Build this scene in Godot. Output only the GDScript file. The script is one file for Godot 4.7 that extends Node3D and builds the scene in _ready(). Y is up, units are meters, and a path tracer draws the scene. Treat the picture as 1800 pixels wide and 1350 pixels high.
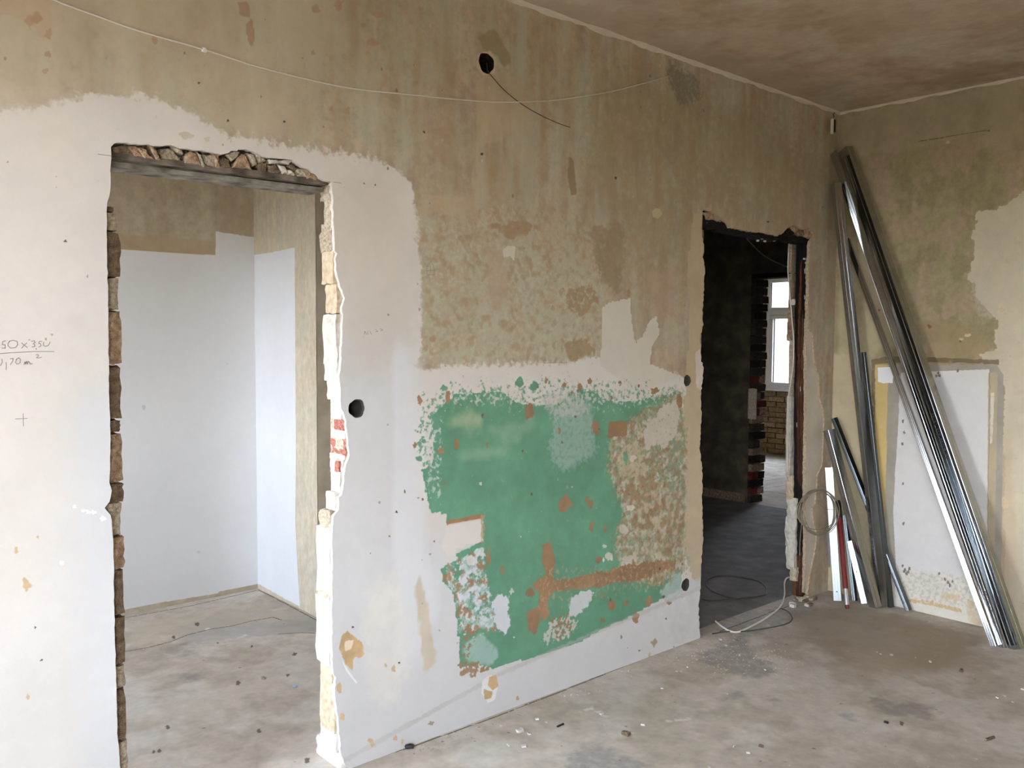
extends Node3D
# A gutted old-building room: a stripped plaster wall with two broken-out door openings,
# metal stud profiles leaning in the corner, white-painted side room, dark passage with a far window.

const FPX := 1540.0            # focal length in pixels of the 1800 x 1350 frame
const ZW := -2.745             # room face of the front wall
const ZB := -2.865             # its other face
const XR := 5.14               # right wall
const HC := 2.98               # ceiling height
const XL := -1.2               # facade wall (inside)

var cam: Camera3D
var rng := RandomNumberGenerator.new()
var used := {}
var M := {}

# ------------------------------------------------------------------ painter
class Painter:
	static var nf: PackedByteArray
	static var nm: PackedByteArray
	static var ns: PackedByteArray
	static var nk: PackedByteArray
	static var nd: PackedByteArray
	static func noise_bytes(freq: float, oct: int, sd: int, ww: int, hh: int, kind := FastNoiseLite.TYPE_SIMPLEX_SMOOTH) -> PackedByteArray:
		var n := FastNoiseLite.new()
		n.noise_type = kind
		n.frequency = freq
		n.seed = sd
		n.fractal_octaves = oct
		n.fractal_gain = 0.55
		var im := n.get_seamless_image(ww, hh, false, false, 0.12)
		im.convert(Image.FORMAT_L8)
		if ww != 1024 or hh != 1024:
			im.resize(1024, 1024, Image.INTERPOLATE_CUBIC)
		return im.get_data()
	static func prepare() -> void:
		nf = noise_bytes(0.035, 5, 11, 1024, 1024)
		nm = noise_bytes(0.007, 5, 23, 1024, 1024)
		ns = noise_bytes(0.02, 4, 37, 1024, 128)
		nk = noise_bytes(0.11, 3, 51, 1024, 1024)
		nd = noise_bytes(0.075, 5, 67, 1024, 1024)
	var w: int
	var h: int
	var d: PackedByteArray
	var g: PackedByteArray
	var seq := 0
	func _init(ww: int, hh: int) -> void:
		w = ww
		h = hh
		d = PackedByteArray()
		d.resize(w * h * 3)
		g = PackedByteArray()
		g.resize(w * h)
		g.fill(128)
	func base(a: Color, b: Color, c: Color, streak := 0.6, ox := 0) -> void:
		var ar := int(a.r * 255); var ag := int(a.g * 255); var ab := int(a.b * 255)
		var br := int(b.r * 255) - ar; var bg := int(b.g * 255) - ag; var bb := int(b.b * 255) - ab
		var cr := int(c.r * 255); var cg := int(c.g * 255); var cb := int(c.b * 255)
		var j := 0
		var i := 0
		for y in h:
			var ro := ((y + ox) & 1023) << 10
			var ro2 := ((y + 411) & 1023) << 10
			for x in w:
				var k := ro | ((x + ox) & 1023)
				var t := clampf((nm[k] - 118) * 0.022 + 0.5, 0.0, 1.0)
				var u := clampf((nm[ro2 | ((x + 613) & 1023)] - 140) * 0.02 + (ns[k] - 128) * 0.02 * streak + 0.3, 0.0, 1.0) * 0.8
				var f := 1.0 + (nf[k] - 128) * 0.0005 + (nk[k] - 128) * 0.00022 + (ns[ro2 | ((x + 97) & 1023)] - 128) * 0.0006 * streak
				var r := ar + br * t
				var q := ag + bg * t
				var p := ab + bb * t
				d[j] = clampi(int((r + (cr - r) * u) * f), 0, 255)
				d[j + 1] = clampi(int((q + (cg - q) * u) * f), 0, 255)
				d[j + 2] = clampi(int((p + (cb - p) * u) * f), 0, 255)
				g[i] = 128 + ((nf[k] - 128) >> 4) + ((nk[k] - 128) >> 5)
				j += 3
				i += 1
	# one layer of paint or filler, or a bare spot in it: a polygon with a soft or ragged border
	func patch(poly: PackedVector2Array, col: Color, soft := 6.0, rag := 0.5, op := 1.0, edge := 0.12, vary := 0.05, lift := 0, gain := 1.0, which := 0) -> void:
		seq += 1
		var lo := poly[0]
		var hi := poly[0]
		for p in poly:
			lo = lo.min(p)
			hi = hi.max(p)
		var dd := 1
		while dd * 2 <= soft / 1.6:
			dd *= 2
		var kk := 0
		while dd * (1 << (kk + 1)) <= soft * 1.1:
			kk += 1
		var pad := int(soft * 2.0) + 3
		var x0 := int(lo.x) - pad
		var y0 := int(lo.y) - pad
		var unit := dd * (1 << kk)
		var bw := (int(hi.x) + pad - x0) / unit * unit + unit
		var bh := (int(hi.y) + pad - y0) / unit * unit + unit
		var rw := bw / dd
		var rh := bh / dd
		var im := Image.create(rw, rh, false, Image.FORMAT_L8)
		var n := poly.size()
		for ry in rh:
			var yy := y0 + (ry + 0.5) * dd
			var xs := []
			for q in n:
				var p := poly[q]
				var o := poly[(q + 1) % n]
				if (p.y <= yy) != (o.y <= yy):
					xs.append((p.x + (yy - p.y) / (o.y - p.y) * (o.x - p.x) - x0) / dd)
			xs.sort()
			for q in range(0, xs.size() - 1, 2):
				var a0 := int(round(xs[q]))
				var a1 := int(round(xs[q + 1]))
				if a1 > a0:
					im.fill_rect(Rect2i(a0, ry, a1 - a0, 1), Color.WHITE)
		for q in kk:
			im.shrink_x2()
		if im.get_width() != bw or im.get_height() != bh:
			im.resize(bw, bh, Image.INTERPOLATE_CUBIC)
		var fd := im.get_data()
		var noise: PackedByteArray = [nf, nm, ns, nk, nd][which]
		var ox := (seq * 379) & 1023
		var oy := (seq * 211) & 1023
		var inv := 1.0 / (edge * 255.0)
		var cr := col.r * 255.0
		var cg := col.g * 255.0
		var cb := col.b * 255.0
		for y in range(maxi(y0, 0), mini(y0 + bh, h)):
			var fr := (y - y0) * bw - x0
			var nr := ((y + oy) & 1023) << 10
			for x in range(maxi(x0, 0), mini(x0 + bw, w)):
				var f := fd[fr + x]
				if f < 3:
					continue
				var k := nr | ((x + ox) & 1023)
				var a := (f * gain + (noise[k] - 128) * rag - 128.0) * inv + 0.5
				if a <= 0.0:
					continue
				a = minf(a, 1.0) * op
				var i := y * w + x
				if lift != 0:
					g[i] = clampi(g[i] + int(lift * a), 0, 255)
				var m := 1.0 + ((nm[k] - 128) + (nf[k] - 128) * 0.5) * 0.0078 * vary
				i *= 3
				d[i] = clampi(int(d[i] + (cr * m - d[i]) * a), 0, 255)
				d[i + 1] = clampi(int(d[i + 1] + (cg * m - d[i + 1]) * a), 0, 255)
				d[i + 2] = clampi(int(d[i + 2] + (cb * m - d[i + 2]) * a), 0, 255)
	# a bare or stained spot, its half width and half height given in photo pixels, by the painter's own mapping T
	func spot(T: Callable, x: float, y: float, r: float, col: Color, sd: int, op := 1.0, lift := 0, tall := 1.0) -> void:
		var c: Vector2 = T.call([x, y])[0]
		var e: Vector2 = T.call([x + 1.0, y])[0] - c
		var f: Vector2 = T.call([x, y + 1.0])[0] - c
		var q := RandomNumberGenerator.new()
		q.seed = sd
		var pts := PackedVector2Array()
		var n := 13
		for k in n:
			var a := TAU * k / n
			pts.append(c + (e * cos(a) + f * sin(a) * tall) * r * q.randf_range(0.55, 1.3))
		var size := r * minf(e.length(), f.length() * tall)
		patch(pts, col, clampf(size * 0.45, 1.0, 6.0), 0.8, op, 0.25, 0.1, lift, 1.0, 4)
	func material(rough := 0.93, bump := 0.35) -> StandardMaterial3D:
		var m := StandardMaterial3D.new()
		m.albedo_texture = ImageTexture.create_from_image(Image.create_from_data(w, h, false, Image.FORMAT_RGB8, d))
		m.roughness = rough
		m.metallic_specular = 0.3
		m.heightmap_enabled = true
		m.heightmap_texture = ImageTexture.create_from_image(Image.create_from_data(w, h, false, Image.FORMAT_L8, g))
		m.heightmap_scale = bump
		m.texture_repeat = true
		return m

# ------------------------------------------------------------------ geometry helpers
func ray(x: float, y: float) -> Vector3:
	return cam.transform.basis * Vector3((x - 900.0) / FPX, -(y - 675.0) / FPX, -1.0)
func on_z(x: float, y: float, z: float) -> Vector3:
	var r := ray(x, y)
	return cam.position + r * ((z - cam.position.z) / r.z)
func on_x(x: float, y: float, v: float) -> Vector3:
	var r := ray(x, y)
	return cam.position + r * ((v - cam.position.x) / r.x)
func on_y(x: float, y: float, v: float) -> Vector3:
	var r := ray(x, y)
	return cam.position + r * ((v - cam.position.y) / r.y)

func numbered(n: String) -> String:
	if not used.has(n):
		used[n] = 0
		return n
	used[n] += 1
	return "%s_%03d" % [n, used[n]]

func obj(called: String, mesh: Mesh, mat: Material, parent: Node = self) -> MeshInstance3D:
	var o := MeshInstance3D.new()
	o.name = numbered(called) if parent == self else called
	o.mesh = mesh
	o.material_override = mat
	parent.add_child(o, true)
	return o

func thing(called: String, label := "", category := "", group := "", at := Vector3.ZERO) -> Node3D:
	var o := Node3D.new()
	o.name = numbered(called)
	o.position = at
	add_child(o, true)
	tag(o, label, category, group)
	return o

func tag(o: Node, label: String, category: String, group := "") -> void:
	if label:
		o.set_meta("label", label)
	if category:
		o.set_meta("category", category)
	if group:
		o.set_meta("group", group)

func struct(called: String) -> Node3D:
	var o := Node3D.new()
	o.name = called
	o.set_meta("kind", "structure")
	add_child(o, true)
	return o

func st_new() -> SurfaceTool:
	var st := SurfaceTool.new()
	st.begin(Mesh.PRIMITIVE_TRIANGLES)
	st.set_smooth_group(-1)
	return st

func tri(st: SurfaceTool, a: Vector3, b: Vector3, c: Vector3) -> void:   # seen counter-clockwise from outside
	st.add_vertex(a); st.add_vertex(c); st.add_vertex(b)
func quad(st: SurfaceTool, a: Vector3, b: Vector3, c: Vector3, d: Vector3) -> void:
	tri(st, a, b, c); tri(st, a, c, d)
func done(st: SurfaceTool) -> ArrayMesh:
	st.generate_normals()
	return st.commit()

func box(st: SurfaceTool, lo: Vector3, hi: Vector3) -> void:
	box_t(st, Transform3D.IDENTITY, lo, hi)
func box_t(st: SurfaceTool, t: Transform3D, lo: Vector3, hi: Vector3) -> void:
	var v := []
	for k in 8:
		v.append(t * Vector3(hi.x if k & 1 else lo.x, hi.y if k & 2 else lo.y, hi.z if k & 4 else lo.z))
	quad(st, v[4], v[5], v[7], v[6]); quad(st, v[1], v[0], v[2], v[3])
	quad(st, v[5], v[1], v[3], v[7]); quad(st, v[0], v[4], v[6], v[2])
	quad(st, v[6], v[7], v[3], v[2]); quad(st, v[0], v[1], v[5], v[4])
func box_mesh(lo: Vector3, hi: Vector3) -> ArrayMesh:
	var st := st_new()
	box(st, lo, hi)
	return done(st)
# a box with bevelled long edges
func bevel_box(lo: Vector3, hi: Vector3, b: float) -> ArrayMesh:
	var st := st_new()
	var c := (lo + hi) / 2
	var e := (hi - lo) / 2
	var faces := [[0, 1, 2], [1, 2, 0], [2, 0, 1]]
	for f in faces:
		for s in [-1.0, 1.0]:
			var q := []
			for k in [[-1, -1], [1, -1], [1, 1], [-1, 1]]:
				var p := Vector3.ZERO
				p[f[0]] = e[f[0]] * s
				p[f[1]] = (e[f[1]] - b) * k[0]
				p[f[2]] = (e[f[2]] - b) * k[1]
				q.append(c + p)
			if s > 0: quad(st, q[0], q[1], q[2], q[3])
			else: quad(st, q[3], q[2], q[1], q[0])
	for f in faces:                  # edges along axis f[0]
		for s in [[-1, -1], [1, -1], [1, 1], [-1, 1]]:
			var a := Vector3.ZERO
			a[f[1]] = e[f[1]] * s[0]; a[f[2]] = (e[f[2]] - b) * s[1]
			var o := Vector3.ZERO
			o[f[1]] = (e[f[1]] - b) * s[0]; o[f[2]] = e[f[2]] * s[1]
			var l := Vector3.ZERO
			l[f[0]] = e[f[0]] - b
			if s[0] * s[1] > 0: quad(st, c + a - l, c + a + l, c + o + l, c + o - l) if false else quad(st, c + o - l, c + a - l, c + a + l, c + o + l)
			else: quad(st, c + a - l, c + o - l, c + o + l, c + a + l)
	for k in 8:
		var s := Vector3(1 if k & 1 else -1, 1 if k & 2 else -1, 1 if k & 4 else -1)
		var x := c + s * Vector3(e.x, e.y - b, e.z - b)
		var y := c + s * Vector3(e.x - b, e.y, e.z - b)
		var z := c + s * Vector3(e.x - b, e.y - b, e.z)
		if s.x * s.y * s.z > 0: tri(st, x, y, z)
		else: tri(st, x, z, y)
	return done(st)

# a rough broken lump: a subdivided, rounded and jittered box
func lump(size: Vector3, sd: int, rough := 0.12, n := 3, round_ := 0.25) -> ArrayMesh:
	var q := FastNoiseLite.new()
	q.seed = sd
	q.frequency = 1.3
	q.fractal_octaves = 3
	var st := st_new()
	var e := size / 2
	var small := minf(e.x, minf(e.y, e.z))
	var at := func(p: Vector3) -> Vector3:          # p in -1..1
		var r := p.normalized() * (0.9 + 0.45 * round_)
		var v := p.lerp(r, round_)
		var o := Vector3(q.get_noise_3d(p.x * 1.7, p.y * 1.7, p.z * 1.7), q.get_noise_3d(p.x * 1.7 + 9, p.y * 1.7, p.z * 1.7), q.get_noise_3d(p.x * 1.7, p.y * 1.7 + 9, p.z * 1.7))
		return v * e + o * small * rough * 4.0
	for f in [[0, 1, 2], [1, 2, 0], [2, 0, 1]]:
		for s in [-1.0, 1.0]:
			for i in n:
				for j in n:
					var c := []
					for k in [[0, 0], [1, 0], [1, 1], [0, 1]]:
						var p := Vector3.ZERO
						p[f[0]] = s
						p[f[1]] = -1.0 + 2.0 * (i + k[0]) / n
						p[f[2]] = -1.0 + 2.0 * (j + k[1]) / n
						c.append(at.call(p))
					if s > 0: quad(st, c[0], c[1], c[2], c[3])
					else: quad(st, c[3], c[2], c[1], c[0])
	return done(st)

# a shard: a polygon on the plane z, drawn in photo pixels, with depth behind and a chipped rim
func shard(pts: Array, z: float, depth: float, bulge := 0.006, sd := 1) -> ArrayMesh:
	var q := RandomNumberGenerator.new()
	q.seed = sd
	var p := PackedVector2Array()
	for k in range(0, pts.size(), 2):
		var v := on_z(pts[k], pts[k + 1], z)
		p.append(Vector2(v.x, v.y))
	if Geometry2D.is_polygon_clockwise(p):
		p.reverse()
	var fine := PackedVector2Array()
	for k in p.size():
		var a := p[k]
		var b := p[(k + 1) % p.size()]
		fine.append(a)
		fine.append(a.lerp(b, 0.5) + Vector2(q.randf_range(-1, 1), q.randf_range(-1, 1)) * 0.0022)
	p = fine
	var c := Vector2.ZERO
	for v in p: c += v / p.size()
	var st := st_new()
	var n := p.size()
	for k in n:
		var a := p[k]
		var b := p[(k + 1) % n]
		var ai := c.lerp(a, 0.78)
		var bi := c.lerp(b, 0.78)
		var za := z + bulge * 0.6
		tri(st, Vector3(ai.x, ai.y, za), Vector3(bi.x, bi.y, za), Vector3(c.x, c.y, z + bulge))
		quad(st, Vector3(a.x, a.y, z - 0.003), Vector3(b.x, b.y, z - 0.003), Vector3(bi.x, bi.y, za), Vector3(ai.x, ai.y, za))
		quad(st, Vector3(a.x, a.y, z - depth), Vector3(b.x, b.y, z - depth), Vector3(b.x, b.y, z - 0.003), Vector3(a.x, a.y, z - 0.003))
	return done(st)

# a ragged version of a chain of points
func ragged(pts: Array, step: float, amp: float, sd: int) -> PackedVector2Array:
	var q := RandomNumberGenerator.new()
	q.seed = sd
	var out := PackedVector2Array()
	for k in pts.size() - 1:
		var a: Vector2 = pts[k]
		var b: Vector2 = pts[k + 1]
		var n := maxi(1, int(round(a.distance_to(b) / step)))
		for i in n:
			var p := a.lerp(b, float(i) / n)
			if not (k == 0 and i == 0):
				p += Vector2(q.randf_range(-1, 1), q.randf_range(-1, 1) * 0.6) * amp
			out.append(p)
	out.append(pts[-1])
	return out
func wall_pts(px: Array) -> Array:
	var out := []
	for k in range(0, px.size(), 2):
		var v := on_z(px[k], px[k + 1], ZW)
		out.append(Vector2(v.x, v.y))
	return out

func tube(points: Array, r: float, sides := 6, closed := false) -> ArrayMesh:
	var st := SurfaceTool.new()
	st.begin(Mesh.PRIMITIVE_TRIANGLES)
	st.set_smooth_group(0)
	var n := points.size()
	var rings := []
	var up := Vector3(0.13, 0.97, 0.21).normalized()
	for k in n:
		var a: Vector3 = points[maxi(k - 1, 0)]
		var b: Vector3 = points[mini(k + 1, n - 1)]
		var t := (b - a).normalized()
		if absf(t.dot(up)) > 0.98: up = Vector3(0.9, 0.1, 0.4).normalized()
		var s := t.cross(up).normalized()
		up = s.cross(t).normalized()
		var ring := []
		for j in sides:
			var g := TAU * j / sides
			ring.append(points[k] + (s * cos(g) + up * sin(g)) * r)
		rings.append(ring)
	for k in n - 1:
		for j in sides:
			var i := (j + 1) % sides
			quad(st, rings[k][j], rings[k + 1][j], rings[k + 1][i], rings[k][i])
	for e in [0, n - 1]:
		for j in sides:
			var i := (j + 1) % sides
			if e == 0: tri(st, points[0], rings[0][j], rings[0][i])
			else: tri(st, points[e], rings[e][i], rings[e][j])
	return done(st)
func smooth_path(pts: Array, n: int) -> Array:
	var c := Curve3D.new()
	for k in pts.size():
		var a: Vector3 = pts[maxi(k - 1, 0)]
		var b: Vector3 = pts[mini(k + 1, pts.size() - 1)]
		var t := (b - a) / 6.0
		c.add_point(pts[k], -t, t)
	var out := []
	for k in n + 1:
		out.append(c.samplef(float(k) / n * (pts.size() - 1)))
	return out
# a rod of round section along y from y0 to y1 with radii
func lathe(prof: Array, sides := 20) -> ArrayMesh:
	var st := SurfaceTool.new()
	st.begin(Mesh.PRIMITIVE_TRIANGLES)
	st.set_smooth_group(-1)
	for k in prof.size() - 1:
		var a: Vector2 = prof[k]
		var b: Vector2 = prof[k + 1]
		for j in sides:
			var g := TAU * j / sides
			var i := TAU * (j + 1) / sides
			quad(st, Vector3(cos(i) * a.x, a.y, sin(i) * a.x), Vector3(cos(g) * a.x, a.y, sin(g) * a.x), Vector3(cos(g) * b.x, b.y, sin(g) * b.x), Vector3(cos(i) * b.x, b.y, sin(i) * b.x))
	return done(st)

# ------------------------------------------------------------------ materials
func noise_tex(freq: float, oct: int, sd: int, cols: Array, size := 256, stretch := Vector2.ONE, kind := FastNoiseLite.TYPE_SIMPLEX_SMOOTH) -> NoiseTexture2D:
	var n := FastNoiseLite.new()
	n.noise_type = kind
	n.frequency = freq
	n.fractal_octaves = oct
	n.seed = sd
	var t := NoiseTexture2D.new()
	t.width = int(size * stretch.x)
	t.height = int(size * stretch.y)
	t.seamless = true
	t.noise = n
	var g := Gradient.new()
	var off := PackedFloat32Array()
	var cc := PackedColorArray()
	for k in cols.size():
		off.append(float(k) / (cols.size() - 1))
		cc.append(cols[k])
	g.offsets = off
	g.colors = cc
	t.color_ramp = g
	return t
func grey_tex(freq: float, oct: int, sd: int, size := 256, kind := FastNoiseLite.TYPE_SIMPLEX_SMOOTH) -> NoiseTexture2D:
	return noise_tex(freq, oct, sd, [Color.BLACK, Color.WHITE], size, Vector2.ONE, kind)
func tri_mat(tex: Texture2D, scale: Vector3, rough := 0.92, bump: Texture2D = null, bs := 0.3) -> StandardMaterial3D:
	var m := StandardMaterial3D.new()
	m.albedo_texture = tex
	m.uv1_triplanar = true
	m.uv1_world_triplanar = true
	m.uv1_scale = scale
	m.roughness = rough
	m.metallic_specular = 0.3
	if bump:
		m.heightmap_enabled = true
		m.heightmap_texture = bump
		m.heightmap_scale = bs
	return m
func plain(c: Color, rough := 0.8, metal := 0.0) -> StandardMaterial3D:
	var m := StandardMaterial3D.new()
	m.albedo_color = c
	m.roughness = rough
	m.metallic = metal
	return m
func C(r: int, g: int, b: int) -> Color:
	return Color8(r, g, b)

func make_materials() -> void:
	var rough := grey_tex(0.03, 5, 5)
	var grit := grey_tex(0.12, 4, 6)
	M.rough = rough
	M.mortar = tri_mat(noise_tex(0.03, 5, 7, [C(150, 134, 112), C(188, 174, 150), C(206, 196, 176)]), Vector3.ONE * 5.0, 0.95, grit, 0.5)
	M.lime = tri_mat(noise_tex(0.02, 5, 8, [C(168, 160, 146), C(196, 188, 174), C(212, 206, 194)]), Vector3.ONE * 4.0, 0.95, rough, 0.4)
	M.white_lump = tri_mat(noise_tex(0.02, 4, 9, [C(190, 184, 174), C(216, 211, 202)]), Vector3.ONE * 4.0, 0.95, rough, 0.4)
	M.tan_brick = tri_mat(noise_tex(0.025, 4, 10, [C(164, 144, 116), C(188, 170, 142), C(204, 190, 166)]), Vector3.ONE * 4.0, 0.95, rough, 0.35)
	M.brown_brick = tri_mat(noise_tex(0.025, 5, 12, [C(124, 100, 80), C(170, 142, 114), C(204, 182, 154)]), Vector3.ONE * 5.0, 0.95, grit, 0.6)
	M.dark_brick = tri_mat(noise_tex(0.025, 5, 13, [C(92, 76, 62), C(126, 107, 86), C(160, 140, 116)]), Vector3.ONE * 5.0, 0.95, grit, 0.6)
	M.rubble = tri_mat(noise_tex(0.04, 5, 14, [C(128, 114, 96), C(176, 162, 138), C(214, 204, 184)]), Vector3.ONE * 6.0, 0.95, grit, 0.4)
	M.red_brick = tri_mat(noise_tex(0.05, 5, 15, [C(132, 74, 60), C(166, 104, 88), C(190, 146, 130)]), Vector3.ONE * 5.0, 0.95, grit, 0.5)
	M.deep_red = tri_mat(noise_tex(0.05, 5, 25, [C(74, 34, 28), C(104, 52, 42)]), Vector3.ONE * 5.0, 0.95, grit, 0.5)
	M.black_brick = tri_mat(noise_tex(0.03, 5, 27, [C(34, 29, 24), C(58, 49, 39), C(82, 70, 56)]), Vector3.ONE * 5.0, 0.95, grit, 0.5)
	M.pale_wood = tri_mat(noise_tex(0.02, 5, 28, [C(92, 86, 78), C(150, 144, 132), C(186, 182, 168)], 256, Vector2(2, 0.25)), Vector3(1.0, 8.0, 8.0), 0.9, grit, 0.3)
	M.yellow_brick = tri_mat(noise_tex(0.03, 5, 16, [C(112, 96, 70), C(138, 118, 86), C(158, 140, 108)]), Vector3.ONE * 2.0, 0.95, grit, 0.5)
	M.soot = tri_mat(noise_tex(0.05, 5, 17, [C(14, 13, 12), C(30, 27, 25), C(60, 52, 46)]), Vector3.ONE * 4.0, 0.95, grit, 0.7)
	M.old_wood = tri_mat(noise_tex(0.02, 5, 18, [C(66, 58, 50), C(116, 106, 94), C(150, 140, 126)], 256, Vector2(2, 0.25)), Vector3(1.0, 8.0, 8.0), 0.9, grit, 0.3)
	M.plaster = tri_mat(noise_tex(0.012, 5, 19, [C(170, 160, 140), C(190, 180, 160), C(206, 198, 182)], 512), Vector3.ONE * 0.7, 0.95, rough, 0.2)
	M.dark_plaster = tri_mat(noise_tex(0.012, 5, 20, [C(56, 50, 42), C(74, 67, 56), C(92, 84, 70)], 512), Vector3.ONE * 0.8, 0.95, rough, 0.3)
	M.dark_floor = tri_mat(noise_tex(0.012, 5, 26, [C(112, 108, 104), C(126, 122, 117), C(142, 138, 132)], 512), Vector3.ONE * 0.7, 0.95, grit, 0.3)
	M.skim = tri_mat(noise_tex(0.012, 5, 21, [C(196, 182, 160), C(212, 200, 180)], 256), Vector3.ONE * 1.5, 0.95, rough, 0.2)
	M.edge = tri_mat(noise_tex(0.04, 4, 22, [C(200, 193, 180), C(226, 221, 212)]), Vector3.ONE * 5.0, 0.95, grit, 0.4)
	M.edge_tan = tri_mat(noise_tex(0.04, 4, 24, [C(150, 128, 100), C(206, 190, 162)]), Vector3.ONE * 5.0, 0.95, grit, 0.4)
	M.pencil = plain(C(136, 131, 126), 0.8)
	M.ink = plain(C(52, 52, 56), 0.6)
	M.white_paint = plain(C(232, 230, 226), 0.6)
	M.pvc = plain(C(228, 230, 230), 0.35)
	M.white_cable = plain(C(216, 210, 196), 0.5)
	M.grey_cable = plain(C(150, 144, 130), 0.55)
	M.dark_cable = plain(C(72, 66, 58), 0.6)
	M.wire = plain(C(150, 140, 118), 0.45, 0.2)
	M.black = plain(C(22, 22, 23), 0.55)
	M.seal = plain(C(40, 42, 44), 0.6)
	M.hole = plain(C(70, 66, 60), 0.95)
	M.red = plain(C(116, 26, 26), 0.45)
	M.alu = plain(C(206, 206, 206), 0.35, 0.8)
	M.zinc = plain(C(176, 180, 182), 0.13, 1.0)
	M.zinc_dull = plain(C(120, 128, 132), 0.2, 1.0)
	M.zinc_white = plain(C(214, 220, 220), 0.3, 0.85)
	M.glass = StandardMaterial3D.new()
	M.glass.transparency = BaseMaterial3D.TRANSPARENCY_ALPHA
	M.glass.albedo_color = Color(0.95, 0.98, 1.0, 0.05)
	M.glass.roughness = 0.03

# ------------------------------------------------------------------ scene
func _ready() -> void:
	# camera
	cam = Camera3D.new()
	cam.name = "camera"
	cam.position = Vector3(0, 1.6, 0)
	cam.rotation_order = EULER_ORDER_YXZ
	cam.rotation_degrees = Vector3(-3.155, -41.75, 0.297)
	cam.keep_aspect = Camera3D.KEEP_HEIGHT
	cam.fov = rad_to_deg(2.0 * atan(675.0 / FPX))
	cam.near = 0.05
	cam.far = 200.0
	cam.current = true
	add_child(cam)
	# sky and exposure
	var sky_m := ProceduralSkyMaterial.new()
	sky_m.sky_top_color = Color(0.80, 0.87, 0.98)
	sky_m.sky_horizon_color = Color(0.96, 0.97, 1.0)
	sky_m.sky_curve = 0.2
	sky_m.ground_bottom_color = Color(0.36, 0.35, 0.33)
	sky_m.ground_horizon_color = Color(0.42, 0.41, 0.39)
	sky_m.sky_energy_multiplier = 1.0
	var sky := Sky.new()
	sky.sky_material = sky_m
	var env := Environment.new()
	env.background_mode = Environment.BG_SKY
	env.sky = sky
	env.background_energy_multiplier = 12.0
	env.ambient_light_source = Environment.AMBIENT_SOURCE_SKY
	env.tonemap_mode = Environment.TONE_MAPPER_LINEAR
	env.tonemap_exposure = 3.5
	env.sdfgi_enabled = true
	env.ssao_enabled = true
	env.ssil_enabled = true
	var we := WorldEnvironment.new()
	we.name = "world_environment"
	we.environment = env
	add_child(we)

	rng.seed = 4
	Painter.prepare()
	make_materials()
	build_front_wall()
	build_door_1()
	build_door_2()
	build_right_wall()
	build_floor_ceiling()
	build_shell()
	build_side_room()
	build_passage()
	build_profiles()
	build_cables()
	build_debris()

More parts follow.
